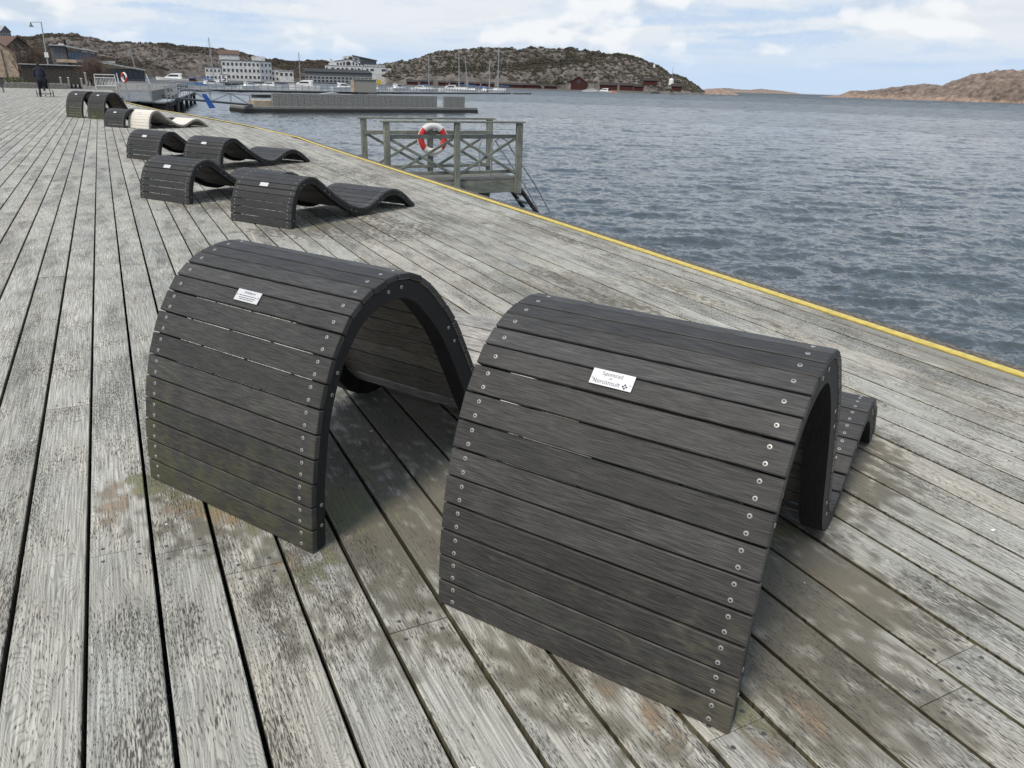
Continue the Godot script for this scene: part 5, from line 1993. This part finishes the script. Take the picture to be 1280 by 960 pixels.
func build_far_shore() -> void:
	# the shore quay under the granite hill, with red boathouses
	var s := Shape.new()
	for q in [[19.0, 25.0, 436.0, 424.0], [25.0, 31.0, 424.0, 420.0], [31.0, 36.5, 420.0, 414.0]]:
		var a := pol(q[0], q[2], WATER + 0.5)
		var b := pol(q[1], q[3], WATER + 0.5)
		s.bar(a, b, 9.0, 1.7)
	var o := structure("quay", s, m.stone, "stone quay along the foot of the granite hill", "quay")
	var rows := [[20.2, 6.0, 2.4, "leftmost"], [21.2, 7.0, 2.8, "second"], [22.3, 5.5, 2.6, "third"], [23.4, 7.5, 2.8, "fourth"], [24.5, 6.0, 2.5, "fifth"], [25.5, 7.0, 2.6, "sixth"], [26.6, 6.0, 2.6, "seventh"], [27.6, 7.0, 2.4, "eighth"], [28.7, 8.0, 2.6, "ninth"], [29.8, 6.0, 2.3, "tenth"]]
	for q in rows:
		var h := gable_house("boathouse", "%s low dark red boathouse from the left along the hill's foot" % q[3], pol(q[0], 436.0, -0.2), deg_to_rad(-q[0] + 90), 4.5, q[2] * 0.7, q[2] * 0.7 + 0.8, q[1], m.red_timber, m.roof_tile_dark, [], "boathouse", "red boathouses below the granite hill")
		for k in 2:
			var d := Shape.new()
			d.box(at(2.27, 1.1, -q[1] * (0.3 + 0.4 * k)), Vector3(0.08, 1.4, 1.0))
			part("door" if k == 0 else "window", d, m.white if k == 0 else m.glass, h)
	gable_house("red_gabled_boathouse", "tall bright red gabled boathouse with a round dark window at the water", pol(31.4, 432, 0.0), deg_to_rad(-31.4), 8.2, 3.9, 6.6, 8.0, m.red_timber, m.roof_tile_dark, [], "boathouse", "red boathouses below the granite hill")
	var rd := Shape.new()
	rd.lathe(Transform3D(Basis(Vector3.RIGHT, PI / 2), Vector3.ZERO), [Vector2(0, -0.1), Vector2(0.95, -0.1), Vector2(0.95, 0.1), Vector2(0, 0.1)], 18)
	part("round_window", rd, m.glass, get_node("red_gabled_boathouse")).position = Vector3(0, 3.9, 0.0)
	var more := [[34.1, 424.0, 9.0, 0.4, 3.0, "wide red boathouse right of the white moored boats"], [35.2, 424.0, 7.0, 0.4, 3.1, "red boathouse before the right slope of the hill"], [35.9, 424.0, 5.0, 0.4, 2.6, "small dark boathouse right of the red pair below the hill's slope"], [36.8, 422.0, 7.0, 3.4, 2.6, "red house standing higher up on the right slope"], [38.5, 412.0, 5.0, 1.0, 2.6, "small red house near the right tip of the hill"]]
	for q in more:
		gable_house("boathouse", q[5], pol(q[0], q[1], q[3]), deg_to_rad(-q[0] + 90), 4.5, q[4] * 0.8, q[4] * 0.8 + 1.1, q[2], m.red_timber, m.roof_tile_dark, [], "boathouse", "red boathouses below the granite hill")
	motor_boat("white motor boat moored right of the tall red boathouse", pol(33.2, 410, WATER), deg_to_rad(150), 9.0, m.white, m.white)
	motor_boat("long white boat lying at the quay in front of the tall red boathouse", pol(32.3, 409, WATER), deg_to_rad(-32), 9.5, m.white, m.roof_light, false)
	motor_boat("small boat with orange cover at the quay by the wide red boathouse", pol(33.9, 409, WATER), deg_to_rad(-34), 5.0, m.white, m.orange, false)
	# beacon
	var b := thing("beacon", "small white beacon hut with a mast on the hill's right shoulder", "beacon", pol(37.75, 425, 4.6))
	s = Shape.new()
	s.lathe(Transform3D(), [Vector2(1.3, -0.8), Vector2(1.15, 1.6), Vector2(0.6, 2.2), Vector2(0, 2.3)], 10)
	part("hut", s, m.white, b)
	s = Shape.new()
	s.tube([Vector3(0.3, 1.5, 0), Vector3(0.3, 7.6, 0)], [0.16, 0.09], 6)
	part("mast", s, m.galvanised, b)
	var c := thing("cairn_marker", "pale pointed day mark on the ridge of the granite hill", "day mark", pol(36.5, 480, 12.2))
	s = Shape.new()
	s.lathe(Transform3D(), [Vector2(1.0, -0.6), Vector2(0.7, 1.6), Vector2(0.25, 3.0), Vector2(0, 3.1)], 8)
	part("body", s, m.render_white, c)


# ---------------------------------------------------------------- the person with the pram
func field_mesh(bones: Array, cell: float, k: float) -> ArrayMesh:
	# tapered capsules joined with a smooth minimum, meshed as surface nets
	var lo := Vector3.INF
	var hi := -Vector3.INF
	for b in bones:
		var r: float = maxf(b[2], b[3]) + cell * 2.5
		for p in [b[0], b[1]]:
			lo = lo.min(p - Vector3.ONE * r)
			hi = hi.max(p + Vector3.ONE * r)
	var n := Vector3i(((hi - lo) / cell).ceil()) + Vector3i.ONE
	var val := PackedFloat32Array()
	val.resize(n.x * n.y * n.z)
	val.fill(1e3)
	# exponential smooth minimum: keep the sum of exp(-d/k)
	var acc := PackedFloat32Array()
	acc.resize(val.size())
	for b in bones:
		var a: Vector3 = b[0]
		var d: Vector3 = b[1] - b[0]
		var dd := maxf(d.length_squared(), 1e-9)
		var r: float = maxf(b[2], b[3]) + cell * 2.0 + k * 3.0
		var l := Vector3i(((a.min(b[1]) - Vector3.ONE * r - lo) / cell).floor()).clamp(Vector3i.ZERO, n - Vector3i.ONE)
		var h := Vector3i(((a.max(b[1]) + Vector3.ONE * r - lo) / cell).ceil()).clamp(Vector3i.ZERO, n - Vector3i.ONE)
		for z in range(l.z, h.z + 1):
			for y in range(l.y, h.y + 1):
				for x in range(l.x, h.x + 1):
					var p := lo + Vector3(x, y, z) * cell
					var t := clampf((p - a).dot(d) / dd, 0.0, 1.0)
					var dist: float = (p - a - d * t).length() - lerpf(b[2], b[3], t)
					acc[(z * n.y + y) * n.x + x] += exp(-clampf(dist / k, -40.0, 40.0))
	for i in val.size():
		if acc[i] > 0.0:
			val[i] = -k * log(acc[i])
	var id := PackedInt32Array()
	id.resize(val.size())
	id.fill(-1)
	var v := PackedVector3Array()
	var off := [0, 1, n.x, n.x + 1, n.x * n.y, n.x * n.y + 1, n.x * n.y + n.x, n.x * n.y + n.x + 1]
	for z in n.z - 1:
		for y in n.y - 1:
			for x in n.x - 1:
				var o := (z * n.y + y) * n.x + x
				var ins := 0
				for q in 8:
					if val[o + off[q]] < 0.0:
						ins += 1
				if ins == 0 or ins == 8:
					continue
				var sum := Vector3.ZERO
				var cnt := 0
				for q in 8:
					for bit in [1, 2, 4]:
						if q & bit:
							continue
						var f0 := val[o + off[q]]
						var f1 := val[o + off[q | bit]]
						if (f0 < 0.0) == (f1 < 0.0):
							continue
						var t := f0 / (f0 - f1)
						var p := Vector3(q & 1, (q >> 1) & 1, (q >> 2) & 1)
						var p2 := Vector3((q | bit) & 1, ((q | bit) >> 1) & 1, ((q | bit) >> 2) & 1)
						sum += p.lerp(p2, t)
						cnt += 1
				id[o] = v.size()
				v.append(lo + (Vector3(x, y, z) + sum / cnt) * cell)
	var nn := PackedVector3Array()
	nn.resize(v.size())
	var idx := PackedInt32Array()
	for z in range(1, n.z - 1):
		for y in range(1, n.y - 1):
			for x in range(1, n.x - 1):
				var o := (z * n.y + y) * n.x + x
				var s0 := val[o] < 0.0
				for axis in 3:
					var st: int = [1, n.x, n.x * n.y][axis]
					if s0 == (val[o + st] < 0.0):
						continue
					var u: int = [n.x, n.x * n.y, 1][axis]
					var w: int = [n.x * n.y, 1, n.x][axis]
					var q := [id[o - u - w], id[o - w], id[o], id[o - u]]
					if q.has(-1):
						continue
					if s0:
						idx.append_array(PackedInt32Array([q[0], q[2], q[1], q[0], q[3], q[2]]))
					else:
						idx.append_array(PackedInt32Array([q[0], q[1], q[2], q[0], q[2], q[3]]))
	for i in range(0, idx.size(), 3):
		var f := (v[idx[i + 2]] - v[idx[i]]).cross(v[idx[i + 1]] - v[idx[i]])
		for q in 3:
			nn[idx[i + q]] += f
	for i in nn.size():
		nn[i] = nn[i].normalized()
	var arr := []
	arr.resize(Mesh.ARRAY_MAX)
	arr[Mesh.ARRAY_VERTEX] = v
	arr[Mesh.ARRAY_NORMAL] = nn
	arr[Mesh.ARRAY_INDEX] = idx
	var me := ArrayMesh.new()
	me.add_surface_from_arrays(Mesh.PRIMITIVE_TRIANGLES, arr)
	return me

func build_person() -> void:
	# walks away from the camera (-z), pushing a pram; the right foot is lifted behind
	var base := Vector3(-2.95, 0.0, -52.6)
	var p := thing("person", "person in a dark hooded jacket walking away and pushing a black pram", "person", base, deg_to_rad(4))
	var V := func(x: float, y: float, z: float) -> Vector3: return Vector3(x, y, z)
	var hipL: Vector3 = V.call(-0.10, 0.92, 0.02)
	var hipR: Vector3 = V.call(0.10, 0.92, 0.02)
	var kneeL: Vector3 = V.call(-0.11, 0.50, -0.08)
	var kneeR: Vector3 = V.call(0.11, 0.50, 0.02)
	var ankL: Vector3 = V.call(-0.11, 0.09, -0.02)
	var ankR: Vector3 = V.call(0.11, 0.24, 0.34)
	# the whole body as one surface
	var body := [[V.call(0, 0.95, 0.01), V.call(0, 1.15, -0.02), 0.145, 0.15], [V.call(0, 1.15, -0.02), V.call(0, 1.36, -0.08), 0.15, 0.15],
		[V.call(-0.14, 1.40, -0.09), V.call(0.14, 1.40, -0.09), 0.085, 0.085], [V.call(0, 1.40, -0.10), V.call(0, 1.54, -0.13), 0.065, 0.055],
		[hipL, kneeL, 0.10, 0.065], [kneeL, ankL, 0.065, 0.042], [hipR, kneeR, 0.10, 0.065], [kneeR, ankR, 0.065, 0.042],
		[V.call(-0.19, 1.40, -0.09), V.call(-0.23, 1.12, -0.16), 0.060, 0.048], [V.call(-0.23, 1.12, -0.16), V.call(-0.19, 1.05, -0.42), 0.046, 0.032],
		[V.call(0.19, 1.40, -0.09), V.call(0.23, 1.12, -0.16), 0.060, 0.048], [V.call(0.23, 1.12, -0.16), V.call(0.19, 1.05, -0.42), 0.046, 0.032],
		[ankL, V.call(-0.11, 0.045, -0.17), 0.045, 0.036], [ankR, V.call(0.11, 0.10, 0.36), 0.045, 0.036]]
	part_mesh("body", field_mesh(body, 0.018, 0.012), m.black_cloth, p)
	var jacket := [[V.call(0, 0.90, 0.01), V.call(0, 1.15, -0.02), 0.185, 0.185], [V.call(0, 1.15, -0.02), V.call(0, 1.37, -0.08), 0.185, 0.175],
		[V.call(-0.15, 1.40, -0.09), V.call(0.15, 1.40, -0.09), 0.105, 0.105], [V.call(-0.08, 1.47, -0.03), V.call(0.08, 1.47, -0.03), 0.075, 0.075],
		[V.call(-0.20, 1.39, -0.09), V.call(-0.25, 1.12, -0.16), 0.085, 0.072], [V.call(-0.25, 1.12, -0.16), V.call(-0.20, 1.055, -0.36), 0.068, 0.052],
		[V.call(0.20, 1.39, -0.09), V.call(0.25, 1.12, -0.16), 0.085, 0.072], [V.call(0.25, 1.12, -0.16), V.call(0.20, 1.055, -0.36), 0.068, 0.052]]
	part_mesh("jacket", field_mesh(jacket, 0.018, 0.014), m.navy_cloth, p)
	var head := [[V.call(0, 1.62, -0.14), V.call(0, 1.70, -0.13), 0.075, 0.088], [V.call(0, 1.60, -0.19), V.call(0, 1.58, -0.20), 0.045, 0.035], [V.call(0, 1.64, -0.225), V.call(0, 1.615, -0.24), 0.012, 0.014],
		[V.call(-0.082, 1.65, -0.12), V.call(-0.082, 1.62, -0.125), 0.014, 0.010], [V.call(0.082, 1.65, -0.12), V.call(0.082, 1.62, -0.125), 0.014, 0.010], [V.call(0, 1.52, -0.12), V.call(0, 1.60, -0.13), 0.05, 0.05], [V.call(-0.02, 1.59, -0.235), V.call(0.02, 1.59, -0.235), 0.008, 0.008]]
	part_mesh("head", field_mesh(head, 0.008, 0.008), m.skin, p)
	var hair := [[V.call(0, 1.655, -0.105), V.call(0, 1.715, -0.120), 0.088, 0.092], [V.call(0, 1.60, -0.075), V.call(0, 1.66, -0.09), 0.055, 0.07]]
	part_mesh("hair", field_mesh(hair, 0.010, 0.01), m.hair, p)
	for side in [-1, 1]:
		var w: Vector3 = V.call(side * 0.19, 1.05, -0.42)
		var hand := [[w, w + Vector3(0, -0.005, -0.055), 0.028, 0.034], [w + Vector3(side * -0.022, -0.01, -0.04), w + Vector3(side * -0.045, -0.03, -0.075), 0.012, 0.010]]
		for q in 4:
			var x := -0.024 + q * 0.016
			var ln: float = [0.034, 0.040, 0.038, 0.030][q]
			var k0 := w + Vector3(x, 0.010, -0.075)
			var k1 := k0 + Vector3(0, 0.004, -ln)
			var k2 := k1 + Vector3(0, -0.026, -0.008)
			var k3 := k2 + Vector3(0, -0.014, 0.018)
			hand.append_array([[k0, k1, 0.0095, 0.009], [k1, k2, 0.009, 0.008], [k2, k3, 0.008, 0.007]])
		part_mesh("hand", field_mesh(hand, 0.005, 0.0035), m.skin, p)
		var a := ankL if side < 0 else ankR
		var sh: Array = [[V.call(-0.11, 0.055, 0.03), V.call(-0.11, 0.045, -0.19), 0.052, 0.045]] if side < 0 else [[V.call(0.11, 0.27, 0.385), V.call(0.11, 0.07, 0.335), 0.05, 0.044]]
		part_mesh("shoe", field_mesh(sh, 0.012, 0.01), m.shoe if side > 0 else m.black_cloth, p)
	# the pram stands on the deck in front of the person
	var t := thing("pram", "black pram with thin wheels pushed along the boardwalk by the person", "pram", base + Vector3(0.10, 0, -0.30), deg_to_rad(4))
	var s := Shape.new()
	for x in [-0.25, 0.25]:
		s.tube([Vector3(x, 1.04, -0.12), Vector3(x, 0.80, -0.28), Vector3(x * 1.05, 0.28, -0.72)], 0.014, 6)
		s.tube([Vector3(x, 0.62, -0.42), Vector3(x * 1.1, 0.16, -0.08)], 0.014, 6)
	s.tube([Vector3(-0.25, 1.04, -0.12), Vector3(0.25, 1.04, -0.12)], 0.016, 8)
	s.tube([Vector3(-0.40, 0.18, -0.02), Vector3(0.40, 0.18, -0.02)], 0.012, 6)
	s.tube([Vector3(-0.28, 0.14, -0.74), Vector3(0.28, 0.14, -0.74)], 0.012, 6)
	part("frame", s, m.steel_dark, t)
	s = Shape.new()
	s.prism(Transform3D(Basis(Vector3.BACK, Vector3.UP, Vector3.LEFT), Vector3(0, 0, 0)), PackedVector2Array([Vector2(-0.98, 0.48), Vector2(-0.22, 0.42), Vector2(-0.16, 0.80), Vector2(-0.30, 0.72), Vector2(-0.98, 0.66)]), 0.40)
	part("carrycot", s, m.black_cloth, t)
	s = Shape.new()
	var po := PackedVector2Array([Vector2(-0.55, 0.68), Vector2(-0.16, 0.72)])
	for k in 7:
		var a := PI * 0.05 + PI * 0.75 * k / 6.0
		po.append(Vector2(-0.36 + cos(a) * 0.27, 0.72 + sin(a) * 0.30))
	s.prism(Transform3D(Basis(Vector3.BACK, Vector3.UP, Vector3.LEFT), Vector3(0, 0, 0)), po, 0.42)
	part("hood", s, m.black_cloth, t)
	for x in [-0.34, 0.34]:
		wheel(t, Vector3(x * 1.18, 0.18, -0.02), 0.18)
		wheel(t, Vector3(x * 0.82, 0.13, -0.74), 0.13)

func wheel(t: Node3D, c: Vector3, r: float) -> void:
	var s := Shape.new()
	var pts: Array = []
	for q in 21:
		var a := TAU * q / 20.0
		pts.append(c + Vector3(0, sin(a), cos(a)) * (r - 0.02))
	s.tube(pts, 0.020, 8, false)
	var o := part("wheel", s, m.rubber, t)
	s = Shape.new()
	for q in 5:
		var a := TAU * q / 5.0
		s.tube([c, c + Vector3(0, sin(a), cos(a)) * (r - 0.03)], 0.008, 5)
	s.tube([c - Vector3(0.025, 0, 0), c + Vector3(0.025, 0, 0)], 0.022, 8)
	part("spokes", s, m.steel_dark, o)
